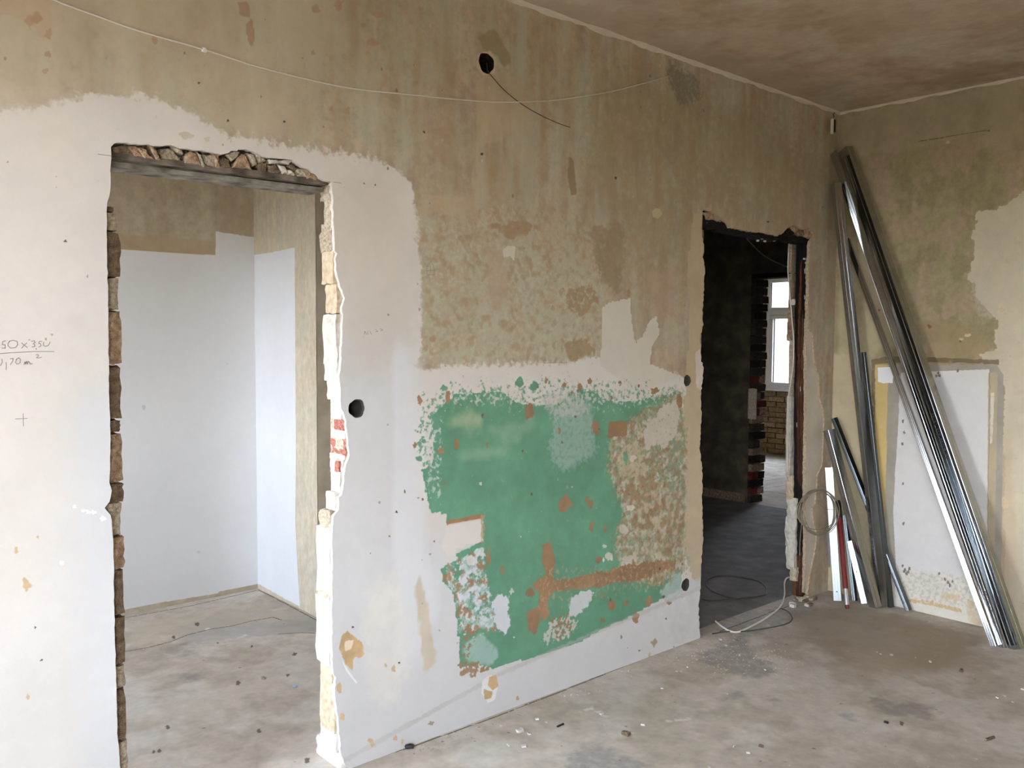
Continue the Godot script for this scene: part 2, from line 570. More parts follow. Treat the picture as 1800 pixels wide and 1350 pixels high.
# ---- the front wall
var chain1 := []      # ragged plaster edges, in wall coordinates
var chain2 := []
func build_front_wall() -> void:
	var w := struct("wall_front")
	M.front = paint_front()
	# door opening edges, traced along the broken plaster
	var left1 := [Vector2(0.868, 0)] + wall_pts([207,1300, 205,1230, 203,1150, 201,1080, 200,1000, 198,934, 195,905, 184,893, 193,882, 196,862, 193,848, 194,760, 192,700, 191,620, 190,560, 189,480, 188,420, 187,372, 189,356, 193,345, 194,320, 195,290, 195,258])
	var top1 := wall_pts([195,258, 200,252, 225,251, 245,254, 262,254, 270,256, 300,256, 322,262, 350,264, 370,268, 390,271, 402,268, 415,264, 425,262, 432,263, 448,268, 462,275, 475,277, 510,279, 520,286, 528,292, 545,298, 556,308, 566,316, 583,320])
	var right1 := wall_pts([583,320, 585,350, 586,380, 588,420, 589,440, 592,446, 590,455, 592,480, 596,497, 603,518, 606,524, 604,532, 600,540, 603,560, 601,590, 600,630, 597,660, 599,700, 600,718, 605,728, 608,740, 611,762, 612,784, 614,800, 609,815, 606,830, 603,855, 600,871, 596,874, 596,896, 586,907, 584,960, 584,1040, 584,1093, 584,1167, 586,1186, 591,1191, 588,1211, 590,1230, 592,1244, 595,1262, 596,1290, 598,1310, 601,1330, 606,1346]) + [Vector2(1.655, 0)]
	var left2 := [Vector2(3.80, 0)] + wall_pts([1229,1090, 1228,1066, 1231,1043, 1232,998, 1236,941, 1234,884, 1235,832, 1230,790, 1233,733, 1232,696, 1237,646, 1232,631, 1232,610, 1230,596, 1236,570, 1235,545, 1238,500, 1239,470, 1236,452, 1237,430, 1233,410, 1233,395, 1235,371])
	var top2 := wall_pts([1235,371, 1246,369, 1254,373, 1262,381, 1270,384, 1279,391, 1282,399, 1296,402, 1307,405, 1322,407, 1338,409, 1352,411, 1368,414, 1378,408, 1384,402, 1391,397, 1398,396, 1404,399, 1412,402, 1420,401, 1428,407])
	var right2 := wall_pts([1428,407, 1430,414, 1424,428, 1423,450, 1421,480, 1422,510, 1420,540, 1421,575, 1429,587, 1430,600, 1431,630, 1436,648, 1440,660, 1441,700, 1448,722, 1449,745, 1447,800, 1446,818, 1437,836, 1436,860, 1434,885, 1428,893, 1431,920, 1436,940, 1435,956, 1430,985, 1424,1012, 1420,1040]) + [Vector2(4.90, 0)]
	left1 = Array(ragged(left1, 0.02, 0.0014, 1)); top1 = Array(ragged(top1, 0.012, 0.004, 2)); right1 = Array(ragged(right1, 0.014, 0.0022, 3))
	left2 = Array(ragged(left2, 0.014, 0.005, 4)); top2 = Array(ragged(top2, 0.012, 0.008, 5)); right2 = Array(ragged(right2, 0.014, 0.004, 6))
	chain1 = left1 + top1.slice(1) + right1.slice(1)
	chain2 = left2 + top2.slice(1) + right2.slice(1)
	var outline := PackedVector2Array([Vector2(XL, 0)] + chain1 + chain2 + [Vector2(XR, 0), Vector2(XR, HC), Vector2(XL, HC)])
	# sockets
	var holes := [[855, 111, 0.040], [627, 718, 0.034], [1208, 669, 0.029], [1205, 1028, 0.033]]
	var circles := []
	var cuts := [XL, 0.3]
	for s in holes:
		var p := on_z(s[0], s[1], ZW)
		var c := PackedVector2Array()
		for k in 28:
			var a := TAU * k / 28.0
			var r: float = s[2] * (1.0 + 0.05 * sin(a * 3 + s[0]) + 0.03 * sin(a * 7 + s[1]))
			c.append(Vector2(p.x + cos(a) * r, p.y + sin(a) * r))
		circles.append(c)
	cuts += [on_z(627, 718, ZW).x, on_z(855, 111, ZW).x, (on_z(1208, 669, ZW).x + on_z(1205, 1028, ZW).x) / 2, XR]
	var st := SurfaceTool.new()
	st.begin(Mesh.PRIMITIVE_TRIANGLES)
	st.set_normal(Vector3(0, 0, 1))
	for k in cuts.size() - 1:
		var strip := PackedVector2Array([Vector2(cuts[k], -1), Vector2(cuts[k + 1], -1), Vector2(cuts[k + 1], 4), Vector2(cuts[k], 4)])
		var parts := Geometry2D.intersect_polygons(outline, strip)
		for c in circles:
			var next: Array[PackedVector2Array] = []
			for p in parts:
				next.append_array(Geometry2D.clip_polygons(p, c))
			parts = next
		for p in parts:
			flat(st, p, func(v: Vector2) -> Vector3: return Vector3(v.x, v.y, ZW), front_uv, Vector3(0, 0, 1))
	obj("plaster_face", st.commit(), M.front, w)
	# thickness of the plaster at the broken edges
	for which in 2:
		var c: Array = chain1 if which == 0 else chain2
		var e := st_new()
		for k in c.size() - 1:
			var a: Vector2 = c[k]
			var b: Vector2 = c[k + 1]
			quad(e, Vector3(a.x, a.y, ZW), Vector3(b.x, b.y, ZW), Vector3(b.x, b.y, ZW - 0.02), Vector3(a.x, a.y, ZW - 0.02))
		obj("plaster_edge", done(e), M.edge if which == 0 else M.edge_tan, w)
	# masonry behind the plaster: boxes round the two openings
	var core := st_new()
	var z0 := ZW - 0.012
	for b in [[XL, 0.82, 0.0, HC], [0.82, 1.70, 2.30, HC], [0.80, 0.82, 0.0, HC]]:
		box(core, Vector3(b[0], b[2], ZB), Vector3(b[1], b[3], z0))
	for b in [[1.76, 2.25, 0.0, HC], [2.36, 3.59, 0.0, HC], [1.66, 1.76, 0.0, 1.28], [1.66, 1.76, 1.39, HC], [2.25, 2.36, 0, 2.64], [2.25, 2.36, 2.75, HC], [3.59, 3.72, 0, 0.26], [3.59, 3.72, 0.37, 1.33], [3.59, 3.72, 1.43, HC], [3.72, 3.775, 0, HC], [3.775, 4.98, 2.32, HC], [4.98, XR, 0, HC]]:
		box(core, Vector3(b[0], b[2], ZB), Vector3(b[1], b[3], z0))
	obj("masonry_core", done(core), M.mortar, w)
	# rims of the drilled holes and what one sees inside
	for s in holes.size():
		var p := on_z(holes[s][0], holes[s][1], ZW)
		var rim := st_new()
		var c: PackedVector2Array = circles[s]
		var q := Vector2(p.x, p.y)
		for k in c.size():
			var a := c[k]
			var b := c[(k + 1) % c.size()]
			quad(rim, Vector3(b.x, b.y, ZW), Vector3(a.x, a.y, ZW), Vector3(a.x, a.y, ZW - 0.014), Vector3(b.x, b.y, ZW - 0.014))
			a = q.lerp(a, 0.9); b = q.lerp(b, 0.9)
			quad(rim, Vector3(b.x, b.y, ZW - 0.014), Vector3(a.x, a.y, ZW - 0.014), Vector3(a.x, a.y, ZB + 0.02), Vector3(b.x, b.y, ZB + 0.02))
			var a2 := c[k]; var b2 := c[(k + 1) % c.size()]
			quad(rim, Vector3(b2.x, b2.y, ZW - 0.014), Vector3(a2.x, a2.y, ZW - 0.014), Vector3(a.x, a.y, ZW - 0.014), Vector3(b.x, b.y, ZW - 0.014))
			tri(rim, Vector3(b.x, b.y, ZB + 0.02), Vector3(a.x, a.y, ZB + 0.02), Vector3(q.x, q.y, ZB + 0.02))
		obj("drilled_hole", done(rim), M.hole if s != 0 else M.soot, w)
	# other face of the wall
	var back := st_new()
	for b in [[XL, 0.82, 0.0, HC], [0.82, 1.68, 2.20, HC], [1.68, 3.77, 0.0, HC], [3.77, 4.95, 2.26, HC], [4.95, 7.3, 0, HC]]:
		box(back, Vector3(b[0], b[2], ZB - 0.012), Vector3(b[1], b[3], ZB))
	obj("back_plaster", done(back), M.plaster, w)
	# pencil notes and set-out crosses
	var ps := st_new()
	var strokes := [
		# S 0 x 3 , 5 0
		[10,599, 5,600, 4,606, 9,606, 9,612, 3,612], [16,600, 23,598, 30,600, 31,606, 27,611, 19,612, 14,608, 14,603, 18,599], [38,603, 43,607, 48,611], [47,603, 42,607, 38,612],
		[55,600, 60,599, 62,602, 58,604, 61,606, 61,609, 56,610], [63.5,612, 63.5,614.5], [74,600, 69,600, 68,604, 71,604, 72,608, 68,610], [77,601, 76,607, 80,609, 85,607, 88,601],
		[-6,606, -8,612, -3,612], [-4,622, 20,620, 60,618, 95,618],
		# 5 , 7 0 m 2
		[3,631, 4,636, 1,642, -3,643], [10.5,637, 11,644, 10.5,650], [18,631, 23,630, 22,635, 18,641], [28,632, 33,629, 36,632, 35,638, 30,640, 27,637, 29,632],
		[42,641, 44,636, 45,640, 47,635, 48,640, 50,635, 52,637, 53,640, 57,639], [63,624, 66,623, 68,625, 64,629, 69,629, 73,628],
		# crosses and marks
		[27,736.5, 48,735.5], [40.5,727, 41,749], [748,476, 765,475], [756.5,466, 756.5,481],
		[751,483, 750,470, 757,459, 763,470, 764,483, 751,483], [756,446, 756,452],
		[955,638, 998,637], [955,633, 955,643], [977,629, 976,638], [995,633, 996,643], [757,553, 759,560], [757,633, 759,639],
		[172,271, 195,274], [586,320, 600,322],
		[640,588, 641,582, 644,588], [646,582, 646,588], [650,582, 653,588], [660,579, 664,583, 660,583], [668,578, 673,580, 669,582]]
	for s in strokes:
		for k in range(0, s.size() - 2, 2):
			var a := on_z(s[k], s[k + 1], ZW)
			var b := on_z(s[k + 2], s[k + 3], ZW)
			var t := (b - a).normalized()
			var n := Vector3(-t.y, t.x, 0) * 0.0009
			var z := Vector3(0, 0, 0.0006)
			a -= t * 0.0006; b += t * 0.0006
			quad(ps, a - n + z, b - n + z, b + n + z, a + n + z)
	tag(obj("pencil_marks", done(ps), M.pencil, w), "", "")
	# uneven joint where the wall meets the ceiling
	obj("ceiling_joint", joint(Vector3(0.4, HC, ZW), Vector3(XR, HC, ZW), 0.010, 3), M.skim, w)
	# nail and grit
	for s in [[358, 88, 0.007]]:
		var p := on_z(s[0], s[1], ZW)
		var o := obj("cable_clip", lump(Vector3.ONE * s[2] * 2, 5), M.white_paint, w)
		o.position = p

func joint(a: Vector3, b: Vector3, r: float, sd: int) -> ArrayMesh:
	var q := FastNoiseLite.new()
	q.seed = sd
	q.frequency = 6.0
	var st := st_new()
	var n := int(a.distance_to(b) / 0.03)
	var t := (b - a).normalized()
	var s := t.cross(Vector3.UP)      # into the room for the front wall
	if s.z < 0 and absf(s.z) > 0.5: s = -s
	if absf(s.x) > 0.5: s = Vector3(-1, 0, 0)
	var prev := []
	for k in n + 1:
		var p := a.lerp(b, float(k) / n)
		var f := r * (1.0 + 0.9 * q.get_noise_1d(p.x + p.z * 1.3))
		var ring := [p + Vector3(0, -f * 1.6, 0), p + Vector3(0, -f * 0.7, 0) + s * f * 0.5, p + s * f * 1.3]
		if k:
			for j in 2:
				if s.z > 0.5: quad(st, prev[j], ring[j], ring[j + 1], prev[j + 1])
				else: quad(st, ring[j], prev[j], prev[j + 1], ring[j + 1])
		prev = ring
	return done(st)

func flat(st: SurfaceTool, p: PackedVector2Array, put: Callable, uv: Callable, n: Vector3) -> void:
	var idx := Geometry2D.triangulate_polygon(p)
	for k in range(0, idx.size(), 3):
		var t := [p[idx[k]], p[idx[k + 1]], p[idx[k + 2]]]
		var v := [put.call(t[0]), put.call(t[1]), put.call(t[2])]
		if (v[1] - v[0]).cross(v[2] - v[0]).dot(n) > 0:
			t = [t[0], t[2], t[1]]
			v = [v[0], v[2], v[1]]
		for i in 3:
			st.set_normal(n)
			st.set_uv(uv.call(t[i]))
			st.add_vertex(v[i])
func front_uv(v: Vector2) -> Vector2:
	return Vector2(absf(v.x - 0.3) / 4.85, 1.0 - v.y / 2.98)

func paint_front() -> StandardMaterial3D:
	var W := 2048
	var H := 1258
	var p := Painter.new(W, H)
	var T := func(a: Array) -> PackedVector2Array:
		var o := PackedVector2Array()
		for k in range(0, a.size(), 2):
			var v := on_z(a[k], a[k + 1], ZW)
			o.append(Vector2((v.x - 0.3) / 4.85 * W, (1.0 - v.y / 2.98) * H))
		return o
	var at := func(x: float, y: float) -> Vector2: return T.call([x, y])[0]
	p.base(C(180, 172, 148), C(182, 163, 138), C(176, 156, 134), 1.0)
	# remnants of old paint high on the wall
	var upper := [-300,-200, 1700,-200, 1700,520, 1235,620, 740,640, 740,330, 400,230, 150,170, -300,200]
	p.patch(T.call(upper), C(184, 184, 160), 30, 1.0, 0.55, 0.6, 0.06, 0, 0.5, 1)
	p.patch(T.call(upper), C(180, 146, 122), 30, 1.1, 0.5, 0.35, 0.06, -4, 0.36, 4)
	p.patch(T.call(upper), C(196, 180, 152), 30, 1.1, 0.4, 0.4, 0.06, 0, 0.36, 0)
	p.patch(T.call(upper), C(168, 146, 112), 30, 1.2, 0.5, 0.7, 0.06, 0, 0.42, 2)
	p.patch(T.call(upper), C(190, 186, 164), 30, 1.3, 0.5, 0.5, 0.06, 0, 0.36, 2)
	p.patch(T.call([-100,-60, 60,-60, 90,0, 92,40, 80,70, 60,45, 30,25, -100,60]), C(182, 146, 118), 14, 1.1, 0.7, 0.3, 0.05, -4, 0.9, 4)
	p.patch(T.call([740,430, 900,420, 1060,470, 1060,640, 740,640]), C(184, 184, 160), 34, 1.2, 0.65, 0.6, 0.05, 0, 0.66, 1)
	var midw := [745,380, 900,360, 1070,400, 1062,640, 745,640]
	p.patch(T.call(midw), C(182, 158, 132), 24, 1.5, 0.6, 0.7, 0.06, 0, 0.46, 0)
	p.patch(T.call(midw), C(190, 190, 166), 24, 1.5, 0.6, 0.5, 0.05, 0, 0.42, 4)
	p.patch(T.call(midw), C(166, 142, 110), 24, 1.7, 0.6, 0.4, 0.06, -4, 0.30, 0)
	p.patch(T.call([745,300, 1240,380, 1230,640, 1060,640, 1000,500, 745,460]), C(186, 172, 146), 24, 1.6, 0.5, 0.5, 0.06, 0, 0.34, 4)
	p.patch(T.call([1080,120, 1300,200, 1450,260, 1450,420, 1230,370, 1200,480, 1080,440, 1030,300]), C(160, 146, 114), 90, 1.4, 0.6, 1.0, 0.06, 0, 0.8, 0)
	p.patch(T.call([1170,110, 1225,130, 1235,170, 1200,190, 1175,150]), C(122, 116, 98), 20, 1.2, 0.6, 0.5, 0.06, 0, 0.8, 4)
	p.patch(T.call([862,397, 905,388, 938,392, 930,415, 890,418]), C(164, 136, 102), 14, 1.1, 0.7, 0.4, 0.06, 0, 0.9, 4)
	p.patch(T.call([1040,400, 1095,395, 1100,440, 1090,520, 1060,500, 1045,455]), C(152, 134, 104), 18, 1.2, 0.6, 0.5, 0.06, 0, 0.9, 4)
	p.patch(T.call([1130,480, 1190,470, 1185,560, 1150,560]), C(184, 156, 134), 18, 1.0, 0.6, 0.6, 0.06, 0, 0.9, 4)
	p.patch(T.call([850,440, 880,430, 895,500, 880,560, 855,520]), C(180, 154, 130), 20, 1.0, 0.5, 0.6, 0.06, 0, 0.9, 4)
	p.patch(T.call([985,510, 1040,500, 1055,530, 1020,560, 1000,545]), C(166, 138, 106), 10, 1.2, 0.7, 0.25, 0.06, -4, 0.7, 4)
	p.patch(T.call([990,600, 1030,595, 1050,620, 1000,635]), C(164, 140, 104), 10, 1.1, 0.7, 0.3, 0.06, 0, 0.9, 4)
	p.patch(T.call([840,140, 880,128, 925,150, 932,205, 885,245, 845,255, 838,380, 735,375, 745,340, 835,350]), C(194, 172, 138), 10, 0.7, 0.5, 0.5)
	p.patch(T.call([842,62, 868,50, 886,78, 900,108, 884,118, 868,92, 846,88]), C(146, 130, 94), 8, 0.7, 0.6, 0.5)
	p.patch(T.call([840,95, 862,88, 872,104, 870,128, 850,134, 838,118]), C(206, 184, 152), 4, 0.5, 0.8, 0.3)
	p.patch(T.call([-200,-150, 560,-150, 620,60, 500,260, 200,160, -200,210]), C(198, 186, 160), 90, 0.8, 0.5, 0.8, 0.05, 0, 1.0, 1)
	# filler: a big smooth off-white field low and left
	p.patch(T.call([-300,215, 60,190, 150,165, 260,168, 330,195, 400,235, 470,248, 560,262, 640,272, 690,290, 724,322, 736,400, 740,520, 740,600, 736,648, 800,643, 850,640, 900,636, 960,640, 1000,635, 1050,628, 1100,636, 1160,650, 1200,662, 1236,690, 1236,1140, 980,1250, 600,1420, -300,1600]), C(218, 211, 201), 18, 0.9, 1.0, 0.3, 0.02, 6, 1.0, 4)
	p.patch(T.call([-300,200, 120,180, 150,420, 90,800, 60,1100, -300,1200]), C(222, 213, 200), 90, 0.5, 0.6, 0.8, 0.03)
	p.patch(T.call([150,700, 740,560, 760,1000, 1232,1060, 1232,1140, 600,1420, 100,1600]), C(211, 210, 208), 110, 0.5, 0.8, 0.8, 0.02)
	p.patch(T.call([560,300, 700,310, 730,420, 730,620, 600,700, 580,400]), C(206, 196, 180), 60, 0.6, 0.5, 0.6, 0.03)
	p.patch(T.call([700,560, 735,640, 745,760, 760,1100, 700,1200, 690,800]), C(228, 228, 228), 30, 0.7, 0.5, 0.6, 0.02, 0, 1.0, 2)
	p.patch(T.call([1056,642, 1058,540, 1072,531, 1108,524, 1110,560, 1116,600, 1130,592, 1140,566, 1154,556, 1160,588, 1147,606, 1142,640, 1200,662, 1120,690]), C(212, 205, 190), 7, 0.9, 1.0, 0.25, 0.02, 8, 1.0, 4)
	p.patch(T.call([884,438, 892,432, 906,433, 904,460, 897,450, 885,453]), C(212, 206, 190), 2, 0.5, 0.9, 0.3, 0.02, 6)
	p.patch(T.call([1146,372, 1152,366, 1160,367, 1164,376, 1158,384, 1148,382]), C(196, 188, 148), 2, 0.4, 0.9, 0.3)
	p.patch(T.call([1000,275, 1008,280, 1014,340, 1004,345, 998,310]), C(140, 122, 90), 4, 0.5, 0.7, 0.4)
	# stripe beside the far doorway
	p.patch(T.call([1196,760, 1204,690, 1212,560, 1208,470, 1218,380, 1250,360, 1250,1020, 1222,1030, 1198,960]), C(194, 176, 144), 14, 0.8, 0.85, 0.5, 0.05, 0, 1.0, 4)
	p.patch(T.call([1222,620, 1250,600, 1250,660, 1236,690, 1224,680]), C(214, 206, 196), 5, 0.5, 0.8, 0.3)
	p.patch(T.call([1205,1020, 1250,1015, 1250,1140, 1180,1130, 1150,1080]), C(214, 212, 208), 10, 0.5, 0.9, 0.4)
	# the green field
	var gr := C(108, 156, 126)
	var green := [757,735, 775,715, 800,694, 850,688, 882,690, 905,705, 935,714, 985,708, 1000,690, 1045,686, 1060,700, 1085,708, 1130,702, 1172,694, 1196,688, 1201,760, 1202,870, 1201,950, 1200,1000, 1195,1036, 1150,1060, 1100,1088, 1060,1105, 1020,1128, 985,1140, 950,1152, 905,1164, 870,1176, 838,1168, 806,1176, 806,1120, 800,1060, 795,1040, 778,1020, 775,1000, 800,985, 800,965, 848,952, 850,906, 786,917, 784,905, 770,900, 758,903, 750,872, 742,826, 760,815, 764,760]
	p.patch(T.call(green), gr, 7, 1.1, 1.0, 0.2, 0.06, 8, 1.0, 4)
	p.patch(T.call([735,705, 780,680, 1000,670, 1190,680, 1195,720, 1000,730, 800,735, 740,760]), gr, 20, 1.5, 0.85, 0.25, 0.05, 6, 0.40, 4)
	p.patch(T.call([800,690, 900,680, 1000,690, 1190,680, 1195,712, 1000,722, 880,712, 790,715]), C(214, 208, 198), 16, 1.6, 0.8, 0.25, 0.05, 0, 0.44, 4)
	p.patch(T.call([735,740, 770,720, 765,820, 740,820, 728,780]), gr, 12, 1.5, 0.9, 0.25, 0.05, 6, 0.42, 4)
	p.patch(T.call([748,740, 775,740, 778,880, 760,880, 745,840]), C(206, 210, 204), 8, 1.6, 0.8, 0.25, 0.05, 0, 0.40, 4)
	for s in [[913,672,9], [940,678,9], [737,806,6], [745,775,5], [780,682,6], [1020,690,7]]:
		p.spot(T, s[0], s[1], s[2], gr, int(s[0]), 0.95, 6)
	# rubbed and faded places on it
	p.patch(T.call([790,735, 825,722, 850,735, 840,752, 800,752]), C(204, 202, 166), 18, 0.5, 0.55, 1.0)
	p.patch(T.call([850,745, 935,735, 940,760, 900,775, 855,765]), C(160, 182, 156), 26, 0.6, 0.4, 1.0)
	p.patch(T.call([800,795, 860,780, 895,785, 880,808, 830,812]), C(168, 188, 164), 26, 0.6, 0.4, 1.0)
	p.patch(T.call([970,720, 1040,700, 1048,800, 1020,815, 985,830, 968,800]), C(172, 186, 176), 20, 1.2, 0.65, 0.7, 0.05, 0, 0.85, 4)
	p.patch(T.call([950,690, 1010,680, 1040,720, 990,740, 955,720]), C(196, 194, 184), 18, 1.3, 0.7, 0.5, 0.05, 0, 0.7, 4)
	p.patch(T.call([815,1130, 850,1115, 880,1150, 860,1172, 818,1160]), C(176, 198, 190), 12, 0.8, 0.75, 0.6)
	p.patch(T.call([1160,1040, 1196,1000, 1200,1040, 1170,1062]), C(184, 198, 190), 10, 0.8, 0.8, 0.5)
	# the peeled right-hand part
	var worn := [1070,770, 1100,745, 1140,715, 1196,690, 1206,780, 1204,1000, 1160,1030, 1120,1025, 1092,1000, 1080,955, 1096,900, 1072,830]
	p.patch(T.call(worn), C(184, 168, 138), 18, 1.5, 0.9, 0.3, 0.10, -4, 0.8, 4)
	p.patch(T.call(worn), C(136, 160, 132), 18, 1.6, 0.7, 0.7, 0.06, 4, 0.44, 0)
	p.patch(T.call(worn), C(162, 132, 102), 18, 1.6, 0.85, 0.5, 0.10, -6, 0.46, 0)
	p.patch(T.call(worn), C(206, 198, 182), 18, 1.7, 0.8, 0.4, 0.04, 4, 0.38, 0)
	p.patch(T.call([1085,850, 1110,835, 1150,825, 1165,870, 1200,865, 1202,955, 1175,985, 1145,935, 1110,915]), C(160, 130, 100), 18, 1.5, 0.8, 0.5, 0.10, -8, 0.72, 0)
	p.patch(T.call(worn), C(122, 158, 130), 16, 1.9, 0.6, 0.3, 0.06, 2, 0.22, 4)
	p.patch(T.call(worn), C(150, 118, 88), 16, 1.9, 0.7, 0.3, 0.08, -10, 0.20, 4)
	p.patch(T.call([1100,880, 1200,840, 1204,1000, 1120,1020]), C(200, 186, 162), 18, 1.7, 0.7, 0.4, 0.05, 0, 0.42, 0)
	p.patch(T.call([1150,690, 1200,680, 1204,900, 1170,880, 1180,780]), C(140, 158, 134), 14, 1.8, 0.6, 0.4, 0.05, 0, 0.36, 4)
	p.patch(T.call([1130,755, 1150,735, 1160,715, 1188,700, 1196,720, 1190,760, 1170,790, 1150,780, 1135,800]), C(206, 197, 182), 9, 1.1, 0.9, 0.3, 0.04, 4, 0.85, 4)
	p.patch(T.call([1070,742, 1104,740, 1102,765, 1068,768]), C(160, 128, 96), 7, 1.1, 1.0, 0.2, 0.08, -12, 0.9, 4)
	p.patch(T.call([1085,800, 1120,770, 1140,830, 1120,840, 1090,840]), C(196, 182, 152), 10, 1.3, 0.8, 0.3, 0.06, 0, 0.75, 4)
	# bare brown spots, each where the photograph has it
	var bare := C(160, 128, 96)
	for s in [[930,724,8,1.9], [1047,752,7,2.2], [993,884,16,1.0], [1038,886,6,1.3], [1032,878,5,1.0], [803,782,5,2.2], [775,793,8,0.6], [738,704,5,2.0], [787,698,5,2.4], [1037,670,4,2.2], [1020,680,5,1.3], [1151,687,9,0.7], [1195,704,6,2.4], [991,676,5,1.0],
			[729,783,3,2.0], [858,978,5,3.2], [882,1002,4,2.0], [932,1042,9,1.0], [1040,924,5,2.0], [1064,930,3,2.2], [935,1098,9,1.8], [1060,1090,4,1.4], [1076,1062,9,0.9], [785,1016,6,1.2], [1100,1060,5,1.5], [1052,985,6,1.4], [1005,690,3,1.5], [960,668,3,2.0], [1075,700,3,1.3], [1090,672,4,0.8], [782,850,2,2.0], [857,783,2,3.0], [983,758,3,2.2], [1112,990,5,2.0], [1118,1084,7,1.6], [1140,1058,7,1.5], [1177,1060,5,0.8]]:
		p.spot(T, s[0], s[1], s[2] * 0.95, bare, int(s[0] * 3 + s[1]), 0.97, -14, s[3])
	p.patch(T.call([952,954, 968,955, 974,972, 976,990, 970,1008, 975,1020, 1012,1016, 1040,1006, 1068,1004, 1092,994, 1120,990, 1160,985, 1190,985, 1188,1000, 1150,1010, 1120,1022, 1075,1026, 1040,1034, 1000,1036, 970,1044, 962,1060, 968,1080, 955,1092, 944,1075, 948,1040, 934,1028, 948,1016, 962,1010, 953,990]), bare, 9, 1.3, 1.0, 0.25, 0.10, -12, 1.0, 4)
	p.patch(T.call([950,1000, 1180,985, 1180,1030, 1000,1060, 940,1080]), C(190, 160, 130), 12, 1.6, 0.6, 0.3, 0.05, 0, 0.3, 4)
	p.patch(T.call([925,1075, 945,1068, 950,1090, 940,1118, 930,1105]), bare, 7, 1.2, 1.0, 0.25, 0.08, -12, 1.0, 4)
	p.patch(T.call([968,1090, 1000,1080, 1020,1095, 1000,1120, 960,1135, 955,1115]), C(206, 198, 186), 10, 1.5, 0.9, 0.2, 0.04, 4, 0.7, 4)
	p.patch(T.call([965,1085, 1000,1075, 1010,1100, 980,1130]), bare, 10, 1.6, 0.9, 0.2, 0.06, -8, 0.5, 4)
	# white places in the green
	p.patch(T.call([1006,1050, 1020,1040, 1042,1036, 1042,1050, 1030,1068, 1010,1086, 1000,1080, 998,1066]), C(208, 210, 208), 9, 1.2, 0.95, 0.25, 0.02, 6, 1.0, 4)
	p.patch(T.call([866,1052, 880,1046, 893,1048, 897,1098, 888,1116, 874,1105, 864,1085]), C(214, 215, 216), 8, 1.2, 1.0, 0.25, 0.02, 6, 1.0, 4)
	var flk := [786,990, 848,962, 852,1000, 862,1040, 870,1110, 850,1108, 806,1120, 802,1060, 786,1020]
	p.patch(T.call(flk), C(211, 213, 214), 14, 1.7, 1.0, 0.25, 0.03, 8, 0.58, 0)
	p.patch(T.call(flk), C(156, 186, 170), 14, 1.7, 0.8, 0.4, 0.03, 0, 0.40, 0)
	p.patch(T.call(flk), bare, 12, 1.7, 0.9, 0.25, 0.06, -10, 0.34, 0)
	p.patch(T.call(flk), C(214, 216, 217), 10, 1.9, 0.9, 0.25, 0.03, 6, 0.24, 4)
	p.patch(T.call([806,1100, 830,1090, 840,1110, 820,1175, 806,1178]), bare, 8, 1.6, 0.9, 0.2, 0.06, -8, 0.42, 4)
	p.patch(T.call([806,1165, 840,1160, 862,1176, 830,1190, 808,1186]), bare, 7, 1.4, 0.9, 0.2, 0.06, -8, 0.66, 4)
	p.patch(T.call([783,916, 848,903, 852,908, 846,914, 800,922, 786,924]), C(160, 122, 90), 3, 1.0, 1.0, 0.3, 0.1, -20, 1.0, 4)
	p.patch(T.call([786,922, 846,912, 848,950, 820,965, 788,980, 776,960]), C(219, 211, 202), 4, 0.4, 0.9, 0.3, 0.02, 4)
	p.patch(T.call([845,904, 853,906, 852,960, 846,955]), C(176, 156, 118), 4, 1.5, 0.8, 0.3, 0.05, 0, 0.7, 4)
	p.spot(T, 829, 987, 9, C(222, 218, 212), 77, 1.0, 6)
	for s in [[900,1040,5], [850,975,4], [1062,960,4], [1071,978,9], [1097,930,10], [1108,893,7], [1104,985,10], [1112,805,6], [845,850,3], [760,800,3], [770,840,3]]:
		p.spot(T, s[0], s[1], s[2], C(212, 206, 192), int(s[0] + 5), 0.9, 6)
	for s in [[903,1048,3,2.0], [1100,805,5,2.6], [1067,790,2.5,4.0]]:
		p.spot(T, s[0], s[1], s[2], gr, int(s[0] + 5), 0.9, 6, s[3])
	# skirting band with a faint line
	p.patch(T.call([600,1335, 880,1180, 1090,1090, 1236,1028, 1236,1035, 1090,1097, 880,1188, 600,1345]), C(190, 184, 176), 4, 0.8, 0.45, 0.5)
	p.patch(T.call([733,1005, 744,1030, 756,1090, 766,1165, 745,1185, 738,1110, 730,1050]), C(204, 188, 160), 8, 0.6, 0.75, 0.5)
	p.patch(T.call([640,1040, 700,1000, 720,1140, 700,1240, 650,1230]), C(228, 222, 206), 30, 0.6, 0.5, 0.7)
	# torn filler, orange undercoat
	var orange := C(204, 172, 128)
	p.patch(T.call([600,1120, 610,1108, 622,1118, 636,1130, 640,1150, 632,1158, 624,1152, 618,1178, 606,1162, 596,1140]), orange, 4, 1.0, 1.0, 0.25, 0.12, -18, 1.0, 4)
	p.patch(T.call([606,1128, 622,1124, 618,1140, 606,1146]), C(232, 214, 186), 2, 0.7, 0.9, 0.3)
	p.patch(T.call([858,1188, 872,1186, 876,1205, 870,1230, 858,1236, 846,1218, 848,1196]), C(232, 230, 226), 2, 0.5, 1.0, 0.3, 0.03, 4)
	p.patch(T.call([860,1190, 872,1186, 876,1206, 866,1214, 858,1205]), orange, 2, 0.9, 1.0, 0.25, 0.1, -18)
	p.patch(T.call([850,1212, 866,1216, 864,1228, 852,1230]), orange, 2, 0.9, 1.0, 0.25, 0.1, -18)
